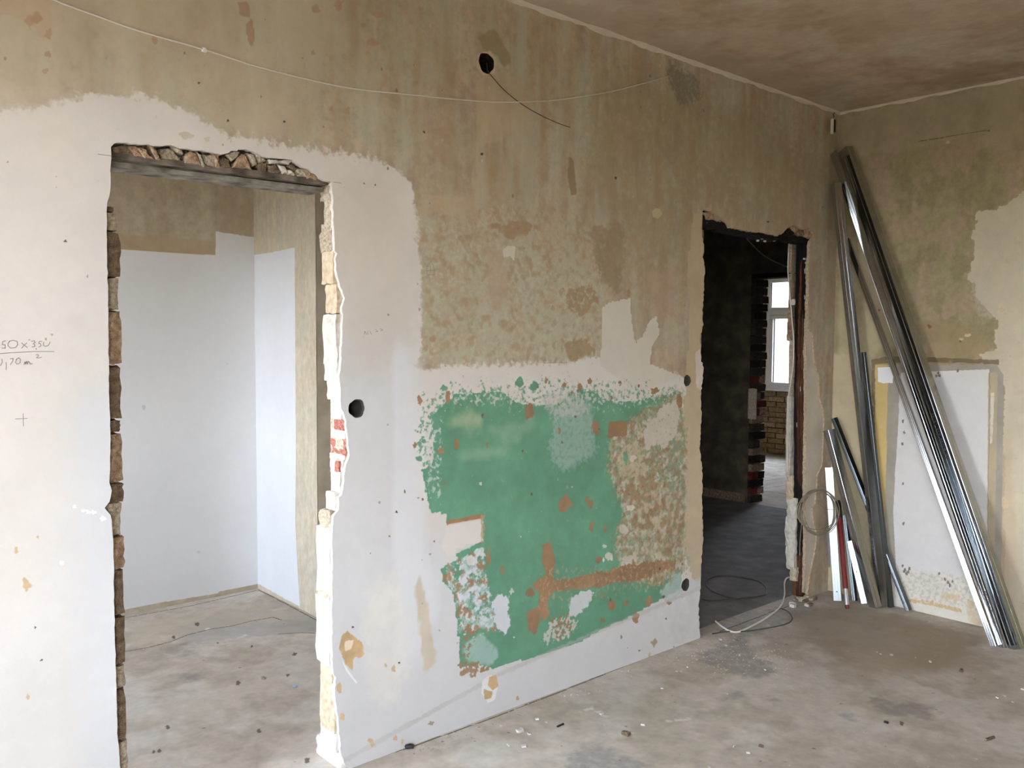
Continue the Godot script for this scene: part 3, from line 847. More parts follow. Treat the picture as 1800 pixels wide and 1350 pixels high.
	for s in [[47,1028,9,1.4], [29,967,4,1.5], [50,1225,4,1.5], [678,1170,3,1.4], [596,1210,5,2.2], [602,1260,5,1.6], [652,1302,5,1.0], [655,1310,4,1.0], [695,1298,5,1.2], [708,1303,4,1.6], [758,1272,6,0.7], [910,1228,4,1.3], [1150,1130,6,1.3], [692,1175,4,2.0], [66,944,3,1], [1142,1152,3,2]]:
		p.spot(T, s[0], s[1], s[2] * 0.9, orange if s[2] != 6 else C(170, 150, 124), int(s[0] * 7 + s[1]), 0.85, -10, s[3])
	for s in [[365,244,5,1.1], [330,238,14,0.5], [424,232,3,1], [582,192,4,1.2], [85,95,6,1], [80,125,5,1.2], [65,30,10,1.2], [52,40,8,1.6], [85,60,6,2], [668,25,12,0.5], [637,45,5,1], [655,75,10,1], [610,195,6,1.2], [550,93,4,1.4], [440,60,9,2.4], [430,15,14,1.4], [270,70,6,1.4], [632,260,8,0.8], [555,15,9,0.8], [595,8,8,1.2], [760,595,8,0.7], [748,612,5,1.2], [1105,517,4,1.8], [972,543,5,1.2]]:
		p.spot(T, s[0], s[1], s[2], C(176, 140, 112) if s[1] < 230 or s[1] > 400 else C(196, 178, 150), int(s[0] * 5 + s[1]), 0.6, -6, s[3])
	for s in [[115,424,2.6], [401,212,2.4], [500,214,2.2], [847,271,2.4], [1082,313,2.4], [1160,1000,2], [350,146,2], [73,1160,2], [62,1103,2], [702,1165,2], [620,1103,2], [697,900,2], [1350,390,2], [745,232,2.5], [660,325,1.6], [640,322,1.6]]:
		p.spot(T, s[0], s[1], s[2], C(84, 74, 64), int(s[0] * 5 + s[1]), 0.95, -24)
	# white gouges by the near opening
	for s in [[131,891,4], [146,898,5], [155,900,5], [164,901,5], [181,912,6], [108,990,5]]:
		p.spot(T, s[0], s[1], s[2], C(240, 238, 234), int(s[0] * 5), 1.0, -30, 0.8)
	p.patch(T.call([600,1160, 612,1178, 628,1200, 626,1203, 608,1180]), C(238, 236, 232), 1.5, 0.3, 1.0, 0.3, 0.02, -20)
	# fine random flecks over the lower wall
	var q := RandomNumberGenerator.new()
	q.seed = 71
	for k in 70:
		p.spot(T, q.randf_range(650, 1230), q.randf_range(640, 1200), q.randf_range(0.8, 2.4), [bare, C(120, 92, 66), C(222, 216, 206), C(150, 160, 140)][q.randi() % 4], k, 0.85, -6, q.randf_range(0.7, 2.2))
	for k in 90:
		p.spot(T, q.randf_range(0, 1450), q.randf_range(0, 640), q.randf_range(0.8, 2.4), [C(150, 118, 90), C(120, 104, 80), C(206, 196, 176)][q.randi() % 3], k + 200, 0.6, -6, q.randf_range(0.7, 2.2))
	return p.material(0.94, 0.55)

# ---- the broken-out opening into the white side room
func build_door_1() -> void:
	var d := struct("door_1")
	# near jamb: broken ends of the bricks, proud of the plaster
	var rows := [[366,375,193], [376,409,199], [411,489,204], [490,545,201], [547,640,206], [642,735,206], [737,757,204], [759,845,208], [846,878,211], [879,936,206], [937,994,211.5], [996,1075,211], [1077,1160,212.5], [1162,1200,213], [1202,1290,214], [1292,1350,217], [1352,1440,218], [1442,1530,219]]
	var n := 0
	for r in rows:
		var a := on_z(r[2], r[0], -2.805)
		var b := on_z(r[2], r[1], -2.805)
		var x1 := (a.x + b.x) / 2
		var s := Vector3(0.075, a.y - b.y, 0.088)
		var thin: bool = r[1] - r[0] < 60 and n % 2 == 1
		var o := obj("brick" if not thin else "mortar_lump", lump(s, 40 + n, 0.06, 5, 0.1), [M.dark_brick, M.brown_brick, M.dark_brick][n % 3] if not thin else M.rubble, d)
		o.position = Vector3(x1 - s.x / 2, (a.y + b.y) / 2, ZW - 0.02 - s.z / 2)
		n += 1
	# far jamb: bricks, plaster and rubble facing the light. [top, bottom, plaster edge px, back edge px, what]
	var far := [[323,352,585,562,"mortar"], [350,398,586,569,"mortar"], [392,442,588,562,"rubble"], [440,499,590,565,"tan"], [497,551,597,572,"tan"], [552,640,596,567,"lime"], [636,672,597,570,"white"], [668,704,599,575,"white"], [700,738,604,583,"white"], [734,757,609,587,"red"], [755,772,611,582,"lime"], [770,802,612,580,"red"], [800,812,611,579,"lime"], [808,834,607,580,"lime"], [830,868,602,581,"lime"], [866,902,594,573,"white"], [898,932,585,561,"rubble"], [928,1046,584,556,"white"], [1044,1054,584,557,"mortar"], [1052,1172,584,554,"white"], [1166,1200,588,563,"tan"], [1196,1290,592,562,"tan"], [1286,1322,596,563,"white"], [1318,1352,603,556,"white"], [1350,1450,604,556,"white"]]
	n = 0
	for r in far:
		var my: float = (r[0] + r[1]) / 2.0
		var f := on_z(r[2], my, ZW)
		var x0 := f.x - 0.003
		var zb := on_x(r[3], my, x0).z
		var top := on_x(r[2] - 8, r[0], x0).y
		var bot := on_x(r[2] - 8, r[1], x0).y
		var s := Vector3(clampf(1.658 - x0, 0.012, 0.09) if r[1] > 690 and r[0] < 765 else 0.09, top - bot, ZW - 0.014 - zb)
		var mats := {"mortar": M.mortar, "rubble": M.rubble, "tan": M.tan_brick, "lime": M.lime, "white": M.white_lump, "red": M.red_brick}
		var o := obj("brick" if r[4] in ["tan", "red"] else "plaster_lump" if r[4] in ["lime", "white"] else "mortar_lump", lump(s, 90 + n, 0.035 if r[4] == "tan" else 0.055, 5, 0.06), mats[r[4]], d)
		o.position = Vector3(x0 + s.x / 2, (top + bot) / 2, (ZW - 0.014 + zb) / 2)
		n += 1
	var dark := obj("brick", lump(Vector3(0.02, 0.045, 0.03), 333, 0.1, 4), M.red_brick, d)
	dark.position = on_x(594, 821, on_z(607, 821, ZW).x - 0.006) + Vector3(0.004, 0, 0)
	# closing strip behind the broken ends
	obj("mortar_bed", box_mesh(Vector3(1.655, 0, ZB), Vector3(1.664, 2.16, ZW - 0.03)), M.mortar, d)
	obj("mortar_bed", box_mesh(Vector3(0.82, 0, ZB), Vector3(0.842, 2.11, ZW - 0.03)), M.mortar, d)
	# the head: chipped bricks over two old boards
	obj("mortar_bed", box_mesh(Vector3(0.82, 2.13, ZB), Vector3(1.70, 2.31, ZW - 0.055)), M.rubble, d)
	var sh := [
		[[196,258, 214,255, 232,257, 240,277, 218,276, 198,272], "dark", 0.035],
		[[222,258, 240,256, 254,278, 236,277], "brown", 0.03],
		[[238,258, 256,262, 262,276, 272,281, 254,279], "brown", 0.024],
		[[262,255, 267,254, 282,281, 276,280], "brown", 0.01],
		[[281,262, 296,260, 306,266, 321,286, 312,289, 284,283], "rubble", 0.035],
		[[300,258, 318,262, 322,272, 312,268], "mortar", 0.02],
		[[322,288, 326,270, 336,265, 345,268, 356,292, 340,290], "brown", 0.026],
		[[345,266, 351,270, 360,293, 356,293], "rubble", 0.02],
		[[356,272, 372,271, 380,282, 378,296, 362,293], "rubble", 0.03],
		[[372,268, 384,272, 386,296, 379,294], "brown", 0.022],
		[[383,281, 392,277, 403,281, 406,296, 395,298, 384,294], "dark", 0.028],
		[[396,272, 410,266, 422,266, 418,276, 407,284], "mortar", 0.024],
		[[408,295, 418,277, 426,270, 434,274, 443,298, 426,296], "brown", 0.018],
		[[432,268, 445,271, 452,290, 444,292], "mortar", 0.022],
		[[443,266, 458,272, 468,283, 455,288], "rubble", 0.024],
		[[449,288, 460,284, 469,288, 468,303, 455,303], "dark", 0.03],
		[[470,290, 484,289, 496,304, 484,306, 470,303], "dark", 0.028],
		[[471,280, 488,281, 490,288, 474,288], "lime", 0.018],
		[[487,283, 500,281, 515,282, 508,290, 496,288], "lime", 0.016],
		[[488,289, 500,292, 506,306, 497,306], "lime", 0.02],
		[[503,291, 514,286, 522,300, 515,304], "dark", 0.024],
		[[506,298, 514,302, 518,309, 506,307], "lime", 0.016],
		[[518,298, 534,296, 546,304, 540,312, 522,310], "rubble", 0.022],
		[[536,303, 552,305, 560,312, 556,317, 540,314], "brown", 0.018]]
	n = 0
	for s in sh:
		var mm = {"dark": M.dark_brick, "brown": M.brown_brick, "rubble": M.rubble, "mortar": M.mortar, "lime": M.lime}[s[1]]
		obj("brick_shard", shard(s[0], ZW - s[2] * 0.7, 0.05, 0.008, 600 + n), mm, d)
		n += 1
	var boards := [[197,281, 572,323, -2.762, -2.86, 0.020], [197,293, 440,322, -2.80, -2.90, 0.016]]
	for b in boards:
		var l := on_z(b[0], b[1], b[4])
		var r := on_z(b[2], b[3], b[4])
		var ang := atan2(r.y - l.y, r.x - l.x)
		var o := obj("lintel_board", lump(Vector3(0.745, b[6], b[4] - b[5]), int(b[0] + b[1]), 0.05, 8, 0.02), M.old_wood if b[6] > 0.018 else M.pale_wood, d)
		o.position = Vector3(1.222, lerpf(l.y, r.y, (1.222 - l.x) / (r.x - l.x)) + b[6] / 2, (b[4] + b[5]) / 2)
		o.rotation.z = ang * 0.6
	obj("lintel_batten", lump(Vector3(0.74, 0.05, 0.05), 777, 0.04, 8, 0.02), M.old_wood, d).position = Vector3(1.222, 2.165, -2.835)

# ---- the dark doorway with a charred post
func build_door_2() -> void:
	var d := struct("door_2")
	var q := RandomNumberGenerator.new()
	q.seed = 9
	# left jamb: rough brick ends, mostly hidden, in the shade
	var y := 0.0
	var n := 0
	while y < 2.2:
		var hh := q.randf_range(0.06, 0.075)
		var o := obj("brick", lump(Vector3(0.06, hh, 0.10), 900 + n, 0.06, 3, 0.1), [M.dark_brick, M.soot, M.brown_brick][n % 3], d)
		o.position = Vector3(3.775 + q.randf_range(-0.008, 0.004), y + hh / 2, -2.815)
		y += hh + 0.01
		n += 1
	# inner plaster coat left where the outer one has broken off, right of the opening
	var coat := wall_pts([1421,560, 1433,584, 1434,630, 1444,660, 1445,700, 1452,724, 1452,800, 1440,840, 1438,890, 1432,895, 1440,945, 1434,985, 1424,1020, 1421,1046]) + wall_pts([1417,1043, 1418,990, 1419,940, 1418,862, 1419,790, 1420,733, 1420,620])
	var st := st_new()
	flat(st, PackedVector2Array(coat), func(v: Vector2) -> Vector3: return Vector3(v.x, v.y, ZW - 0.009), front_uv, Vector3(0, 0, 1))
	obj("inner_coat", done(st), M.skim, d)
	var rim := st_new()
	var jamb := wall_pts([1421,560, 1420,620, 1420,733, 1419,790, 1418,862, 1419,940, 1418,990, 1417,1043])
	var jr := ragged(jamb, 0.015, 0.003, 14)
	for k in jr.size() - 1:
		quad(rim, Vector3(jr[k + 1].x, jr[k + 1].y, ZW - 0.009), Vector3(jr[k].x, jr[k].y, ZW - 0.009), Vector3(jr[k].x, jr[k].y, ZW - 0.028), Vector3(jr[k + 1].x, jr[k + 1].y, ZW - 0.028))
	obj("coat_edge", done(rim), M.edge_tan, d)
	# timber post with a charred top, its face toward the opening
	var pp := Painter.new(96, 1400)
	pp.base(C(80, 53, 36), C(100, 69, 46), C(62, 41, 29), 1.5, 300)
	var P := func(a: Array) -> PackedVector2Array:
		var o := PackedVector2Array()
		for k in range(0, a.size(), 2):
			o.append(Vector2(a[k] * 96.0, a[k + 1] * 1400.0))
		return o
	var char_ := C(24, 22, 21)
	pp.patch(P.call([-0.2,-0.1, 1.2,-0.1, 1.2,0.22, 0.9,0.26, 0.75,0.20, 0.6,0.25, 0.4,0.12, 0.3,0.28, -0.2,0.30]), char_, 8, 0.8, 1.0, 0.4)
	pp.patch(P.call([-0.2,0.22, 0.22,0.24, 0.30,0.34, 0.15,0.44, 0.34,0.50, 0.30,0.60, 0.42,0.64, 0.2,0.70, 0.5,0.78, 0.3,0.90, -0.2,0.95]), char_, 8, 0.8, 0.95, 0.4)
	pp.patch(P.call([0.1,0.66, 0.9,0.70, 1.2,0.86, 0.1,0.90]), char_, 14, 0.9, 0.9, 0.4, 0.1, 0, 0.85)
	pp.patch(P.call([0.5,0.12, 0.56,0.12, 0.6,0.9, 0.54,0.9]), C(40, 28, 22), 2, 0.6, 0.9, 0.4, 0.1, -40)
	pp.patch(P.call([0.4,0.10, 0.56,0.06, 0.60,0.20, 0.48,0.24]), C(126, 74, 40), 4, 0.8, 0.8, 0.4)
	for s in [[0.9,0.17,6], [0.85,0.10,4], [0.8,0.32,4], [0.6,0.42,3], [0.3,0.52,5], [0.85,0.37,3]]:
		pp.patch(P.call([s[0] - 0.05, s[1] - 0.004, s[0] + 0.03, s[1] - 0.007, s[0] + 0.06, s[1] + 0.006, s[0] - 0.02, s[1] + 0.008]), C(190, 182, 164), 2, 0.8, 0.9, 0.3)
	var pm := pp.material(0.9, 0.5)
	pm.heightmap_texture = M.rough
	var post := SurfaceTool.new()
	post.begin(Mesh.PRIMITIVE_TRIANGLES)
	post.set_smooth_group(-1)
	var px0 := 4.866
	var zf := ZW - 0.026
	var zk := -2.845
	var nn := 24
	for k in nn:
		var v0 := float(k) / nn
		var v1 := float(k + 1) / nn
		var pts := []
		for vv: float in [v0, v1]:
			var yy := 2.22 * (1.0 - vv)
			var b := 0.004 * sin(vv * 23.0) + 0.003 * sin(vv * 57.0)
			var sl: float = -0.035 + 0.05 * vv      # leans a little with the wall edge
			pts.append([Vector3(px0 + sl + b + 0.006, yy, zf), Vector3(px0 + sl + b, yy, zf - 0.006), Vector3(px0 + sl + b * 0.5, yy, zk + 0.006), Vector3(px0 + sl + b + 0.006, yy, zk), Vector3(px0 + 0.12, yy, zk), Vector3(px0 + 0.12, yy, zf)])
		var us := [0.99, 0.93, 0.07, 0.01, 0.0, 1.0]
		for j in 6:
			var i := (j + 1) % 6
			var a: Vector3 = pts[0][j]; var b: Vector3 = pts[1][j]; var c: Vector3 = pts[1][i]; var e: Vector3 = pts[0][i]
			for t in [[a, us[j], v0], [b, us[j], v1], [c, us[i], v1], [a, us[j], v0], [c, us[i], v1], [e, us[i], v0]]:
				post.set_uv(Vector2(t[1], t[2]))
				post.add_vertex(t[0])
	obj("timber_post", done(post), pm, d)
	# torn plaster on the passage side of the post
	var strip := [[426,480,1386,1391,"edge_tan"], [480,560,1385,1391,"edge_tan"], [556,600,1383,1392,"brown"], [596,700,1386,1392,"mortar"], [695,760,1382,1390,"lime"], [756,838,1381,1389,"lime"], [834,878,1381,1393,"tan"], [874,910,1383,1400,"lime"], [906,960,1380,1398,"lime"], [956,1000,1381,1396,"lime"], [996,1020,1388,1399,"mortar"]]
	n = 0
	for s in strip:
		var my: float = (s[0] + s[1]) / 2.0
		var a := on_x(s[2], my, 4.85)
		var b := on_x(s[3], my, 4.85)
		var top := on_x(s[2], s[0], 4.85).y
		var bot := on_x(s[2], s[1], 4.85).y
		var size := Vector3(0.06, top - bot, maxf(0.022, b.z - a.z))
		var mm = {"edge_tan": M.edge_tan, "brown": M.brown_brick, "mortar": M.mortar, "lime": M.lime, "tan": M.tan_brick}[s[4]]
		obj("plaster_lump" if s[4] != "brown" else "brick", lump(size, 1200 + n, 0.09, 6, 0.1), mm, d).position = Vector3(4.85 + size.x / 2, (top + bot) / 2, (a.z + b.z) / 2)
		n += 1
	# sooty head with broken bits
	obj("charred_lintel", lump(Vector3(1.16, 0.10, 0.085), 1300, 0.05, 12, 0.05), M.soot, d).position = Vector3(4.38, 2.262, -2.82)
	var bits := [
		[[1235,373, 1248,371, 1256,377, 1254,386, 1240,386], "brown", 0.02], [[1250,376, 1262,383, 1268,390, 1256,392], "rubble", 0.03],
		[[1236,384, 1262,388, 1276,394, 1262,402, 1238,404], "soot", 0.03], [[1262,392, 1282,400, 1300,406, 1296,412, 1266,406], "soot", 0.03],
		[[1296,404, 1340,411, 1368,416, 1366,424, 1330,418, 1300,412], "soot", 0.025],
		[[1378,410, 1386,402, 1394,400, 1396,412, 1384,418], "soot", 0.02], [[1390,398, 1400,397, 1404,404, 1398,409, 1391,406], "brown", 0.012],
		[[1402,402, 1412,403, 1414,414, 1402,416], "dark", 0.02], [[1412,403, 1422,402, 1428,410, 1422,420, 1413,416], "brown", 0.018],
		[[1384,412, 1420,418, 1421,430, 1386,424], "soot", 0.03]]
	n = 0
	for s in bits:
		var mm = {"dark": M.dark_brick, "brown": M.brown_brick, "rubble": M.rubble, "soot": M.soot}[s[1]]
		obj("brick_shard", shard(s[0], ZW - s[2], 0.06, 0.01, 1400 + n), mm, d)
		n += 1
	for s in [[1242,392], [1254,396], [1258,395], [1332,423], [1344,424], [1361,423], [1339,419], [1414,455], [1417,462]]:
		obj("plaster_crumb", lump(Vector3(0.014, 0.010, 0.012), int(s[0]), 0.15, 3, 0.5), M.lime, d).position = on_z(s[0], s[1], ZW - 0.03)
	obj("plaster_lump", lump(Vector3(0.012, 0.036, 0.03), 1501, 0.12, 4, 0.5), M.white_lump, d).position = on_x(1394, 531, 4.838)
	# rubble heap at its foot
	for k in 14:
		var pt := on_y(q.randf_range(1392, 1432), q.randf_range(1046, 1066), 0.006)
		obj("rubble_piece", lump(Vector3(q.randf_range(0.02, 0.05), q.randf_range(0.012, 0.03), q.randf_range(0.02, 0.04)), 1600 + k, 0.12, 3, 0.4), [M.mortar, M.dark_brick, M.lime][k % 3], d).position = Vector3(minf(pt.x, 4.99), 0.008, pt.z)

# ---- right wall
func build_right_wall() -> void:
	var w := struct("wall_right")
	var W := 1400
	var H := 1400
	# texture covers z from -2.745 to -0.1 (2.645 m) and y from 0 to 2.98
	var p := Painter.new(W, H)
	var T := func(a: Array) -> PackedVector2Array:
		var o := PackedVector2Array()
		for k in range(0, a.size(), 2):
			var v := on_x(a[k], a[k + 1], XR)
			o.append(Vector2((v.z + 2.745) / 2.645 * W, (1.0 - v.y / 2.98) * H))
		return o
	var at := func(x: float, y: float) -> Vector2: return T.call([x, y])[0]
	p.base(C(158, 147, 112), C(166, 148, 120), C(146, 136, 102), 0.3, 500)
	p.patch(T.call([1470,200, 1900,110, 1900,260, 1700,250, 1480,280]), C(172, 158, 130), 40, 0.8, 0.6, 0.6, 0.05, 0, 0.9, 1)
	p.patch(T.call([1480,400, 1560,420, 1600,600, 1520,640, 1470,660]), C(184, 174, 140), 30, 0.8, 0.7, 0.6, 0.05, 0, 0.9, 1)
	p.patch(T.call([1620,560, 1720,580, 1745,620, 1640,640]), C(160, 140, 104), 20, 0.8, 0.6, 0.5)
	p.patch(T.call([1455,620, 1535,620, 1540,1080, 1455,1080]), C(190, 176, 144), 20, 0.8, 0.8, 0.5)
	p.patch(T.call([1900,270, 1800,335, 1765,362, 1735,370, 1712,372, 1718,392, 1708,410, 1714,440, 1706,470, 1700,492, 1716,500, 1712,520, 1735,545, 1756,566, 1748,590, 1752,612, 1720,625, 1740,640, 1764,680, 1766,1100, 1740,1120, 1900,1200]), C(198, 186, 160), 14, 1.2, 1.0, 0.2, 0.04, 8, 1.0, 4)
	p.patch(T.call([1700,480, 1740,470, 1760,560, 1720,560]), C(188, 180, 162), 16, 1.3, 0.5, 0.4, 0.05, 0, 0.8, 4)
	p.patch(T.call([1745,780, 1775,760, 1790,1000, 1755,1060]), C(196, 176, 146), 20, 0.8, 0.7, 0.5)
	for s in [[1765,885,9], [1762,905,7], [1770,460,5], [1760,545,6], [1790,420,4]]:
		p.spot(T, s[0], s[1], s[2], C(208, 182, 142), int(s[0]), 0.5)
	# closed niche: outline, yellow and grey bands, white panel
	p.patch(T.call([1532,632, 1560,626, 1620,627, 1700,631, 1756,632, 1756,641, 1700,638, 1600,636, 1540,640, 1540,700, 1537,1010, 1531,1010, 1533,700]), C(116, 100, 76), 3, 1.2, 0.75, 0.4, 0.1, -24, 0.85)
	p.patch(T.call([1538,640, 1566,641, 1562,900, 1555,1000, 1552,1030, 1538,1020]), C(202, 176, 116), 4, 0.5, 0.95, 0.4, 0.04)
	p.patch(T.call([1562,641, 1752,641, 1764,660, 1760,1010, 1742,1000, 1745,660, 1590,656, 1588,690, 1584,900, 1580,1010, 1553,1010, 1556,900, 1560,720]), C(160, 152, 138), 5, 0.5, 0.95, 0.4, 0.05)
	p.patch(T.call([1572,880, 1582,870, 1582,900, 1575,905]), C(196, 168, 130), 3, 0.9, 0.7, 0.4)
	p.patch(T.call([1584,655, 1740,649, 1738,1000, 1750,1120, 1570,1075, 1575,1005, 1570,900]), C(212, 207, 200), 3, 0.4, 1.0, 0.3, 0.02)
	p.patch(T.call([1738,655, 1754,655, 1748,1005, 1735,1000]), C(178, 164, 134), 3, 0.8, 0.9, 0.4)
	p.patch(T.call([1741,690, 1748,690, 1745,780, 1740,780]), C(212, 204, 190), 2, 1.0, 0.9, 0.3, 0.03, 0, 0.8)
	# damp stains low on the panel
	p.patch(T.call([1560,1000, 1750,1020, 1750,1120, 1560,1080]), C(220, 211, 192), 24, 1.0, 0.7, 0.8, 0.05, 0, 0.9, 4)
	p.patch(T.call([1575,1000, 1700,1010, 1745,1060, 1745,1080, 1575,1050]), C(184, 174, 154), 16, 1.5, 0.6, 0.5, 0.06, -4, 0.40, 4)
	p.patch(T.call([1595,1052, 1640,1056, 1690,1070, 1690,1077, 1640,1064, 1598,1058]), C(196, 160, 104), 7, 1.5, 0.7, 0.4, 0.05, 0, 0.8, 4)
	p.patch(T.call([1655,1042, 1685,1045, 1688,1056, 1660,1056]), C(206, 176, 124), 9, 1.3, 0.6, 0.5, 0.05, 0, 0.8, 4)
	p.patch(T.call([1700,1052, 1742,1070, 1742,1110, 1700,1090]), C(206, 180, 130), 6, 1.2, 0.6, 0.4, 0.05, 0, 0.6)
	for s in [[1587,994], [1592,1001], [1594,1008], [1597,1005], [1599,999], [1662,1018], [1667,1023], [1670,1028], [1675,1022], [1652,1008], [1588,740], [1590,760], [1587,780], [1588,850], [1589,920], [1590,1004], [1650,656], [1647,661], [1652,660], [1684,652]]:
		p.spot(T, s[0], s[1], 2.2, C(120, 112, 100), int(s[0] + s[1]), 0.9, -20, 1.5)
	for s in [[1634,575,5], [1538,560,4], [1545,545,4], [1688,600,3], [1738,230,3], [1632,572,4]]:
		p.spot(T, s[0], s[1], s[2] * 0.7, C(140, 90, 62), int(s[0] + s[1]), 0.8, -10)
	p.patch(T.call([1614,248, 1660,240, 1735,228, 1735,229.5, 1660,242, 1614,249.5]), C(110, 96, 74), 1.2, 1.4, 0.8, 0.5, 0.1, -20, 0.8, 4)
	for s in [[1700,590,6], [1690,596,4], [1666,250,4], [1735,440,5]]:
		p.spot(T, s[0], s[1], s[2], C(206, 192, 160), int(s[0] + s[1]), 0.8, 4, 0.6)
	var m := p.material(0.94, 0.5)
	M.right = m
	var uv := func(v: Vector2) -> Vector2: return Vector2((v.x + 2.745) / 2.645, 1.0 - v.y / 2.98)
	var st := SurfaceTool.new()
	st.begin(Mesh.PRIMITIVE_TRIANGLES)
	for b in [[ZB, -0.1], [-0.1, 2.545]]:      # the pattern turns round behind the camera's field
		var poly := PackedVector2Array([Vector2(b[0], 0), Vector2(b[1], 0), Vector2(b[1], HC), Vector2(b[0], HC)])
		var f := uv if b[0] < -1 else func(v: Vector2) -> Vector2: return Vector2((2.645 - (v.x + 0.1)) / 2.645, 1.0 - v.y / 2.98)
		flat(st, poly, func(v: Vector2) -> Vector3: return Vector3(XR, v.y, v.x), f, Vector3(-1, 0, 0))
	obj("plaster_face", st.commit(), m, w)
	obj("masonry_core", box_mesh(Vector3(XR + 0.004, 0, ZB), Vector3(XR + 0.25, HC, 2.6)), M.mortar, w)
	# the raised white panel and the square plaster patch have an edge of their own
	for q in [[[1586,654, 1620,651, 1650,652, 1684,650, 1740,650, 1740,700, 1738,850, 1737,1000, 1744,1060, 1748,1108, 1700,1096, 1640,1083, 1574,1068, 1577,1010, 1581,900, 1579,850, 1572,832, 1578,806, 1580,760, 1582,720, 1574,698, 1579,688, 1587,685], 0.006, "white_panel", m], [[1543,646, 1568,645, 1571,660, 1569,673, 1554,674, 1544,671], 0.004, "plaster_patch", M.white_paint]]:
		var pts := PackedVector2Array()
		for k in range(0, q[0].size(), 2):
			var v := on_x(q[0][k], q[0][k + 1], XR)
			pts.append(Vector2(v.z, maxf(v.y, 0.004)))
		pts = ragged(Array(pts) + [pts[0]], 0.02, 0.0025, 21)
		pts.remove_at(pts.size() - 1)
		var s := SurfaceTool.new()
		s.begin(Mesh.PRIMITIVE_TRIANGLES)
		var t: float = q[1]
		flat(s, pts, func(v: Vector2) -> Vector3: return Vector3(XR - t, v.y, v.x), uv, Vector3(-1, 0, 0))
		if not Geometry2D.is_polygon_clockwise(pts): pts.reverse()
		for k in pts.size():
			var a := pts[k]; var b := pts[(k + 1) % pts.size()]
			var n := Vector3(0, -(b.x - a.x), (b.y - a.y)).normalized()
			var v := [Vector3(XR - t, a.y, a.x), Vector3(XR - t, b.y, b.x), Vector3(XR, b.y, b.x), Vector3(XR, a.y, a.x)]
			for i in [0, 1, 2, 0, 2, 3]:
				s.set_normal(n)
				s.set_uv(uv.call(a if i in [0, 3] else b))
				s.add_vertex(v[i])
		obj(q[2], s.commit(), q[3], w)
	obj("ceiling_joint", joint(Vector3(XR, HC, ZW), Vector3(XR, HC, 0.5), 0.008, 5), M.skim, w)

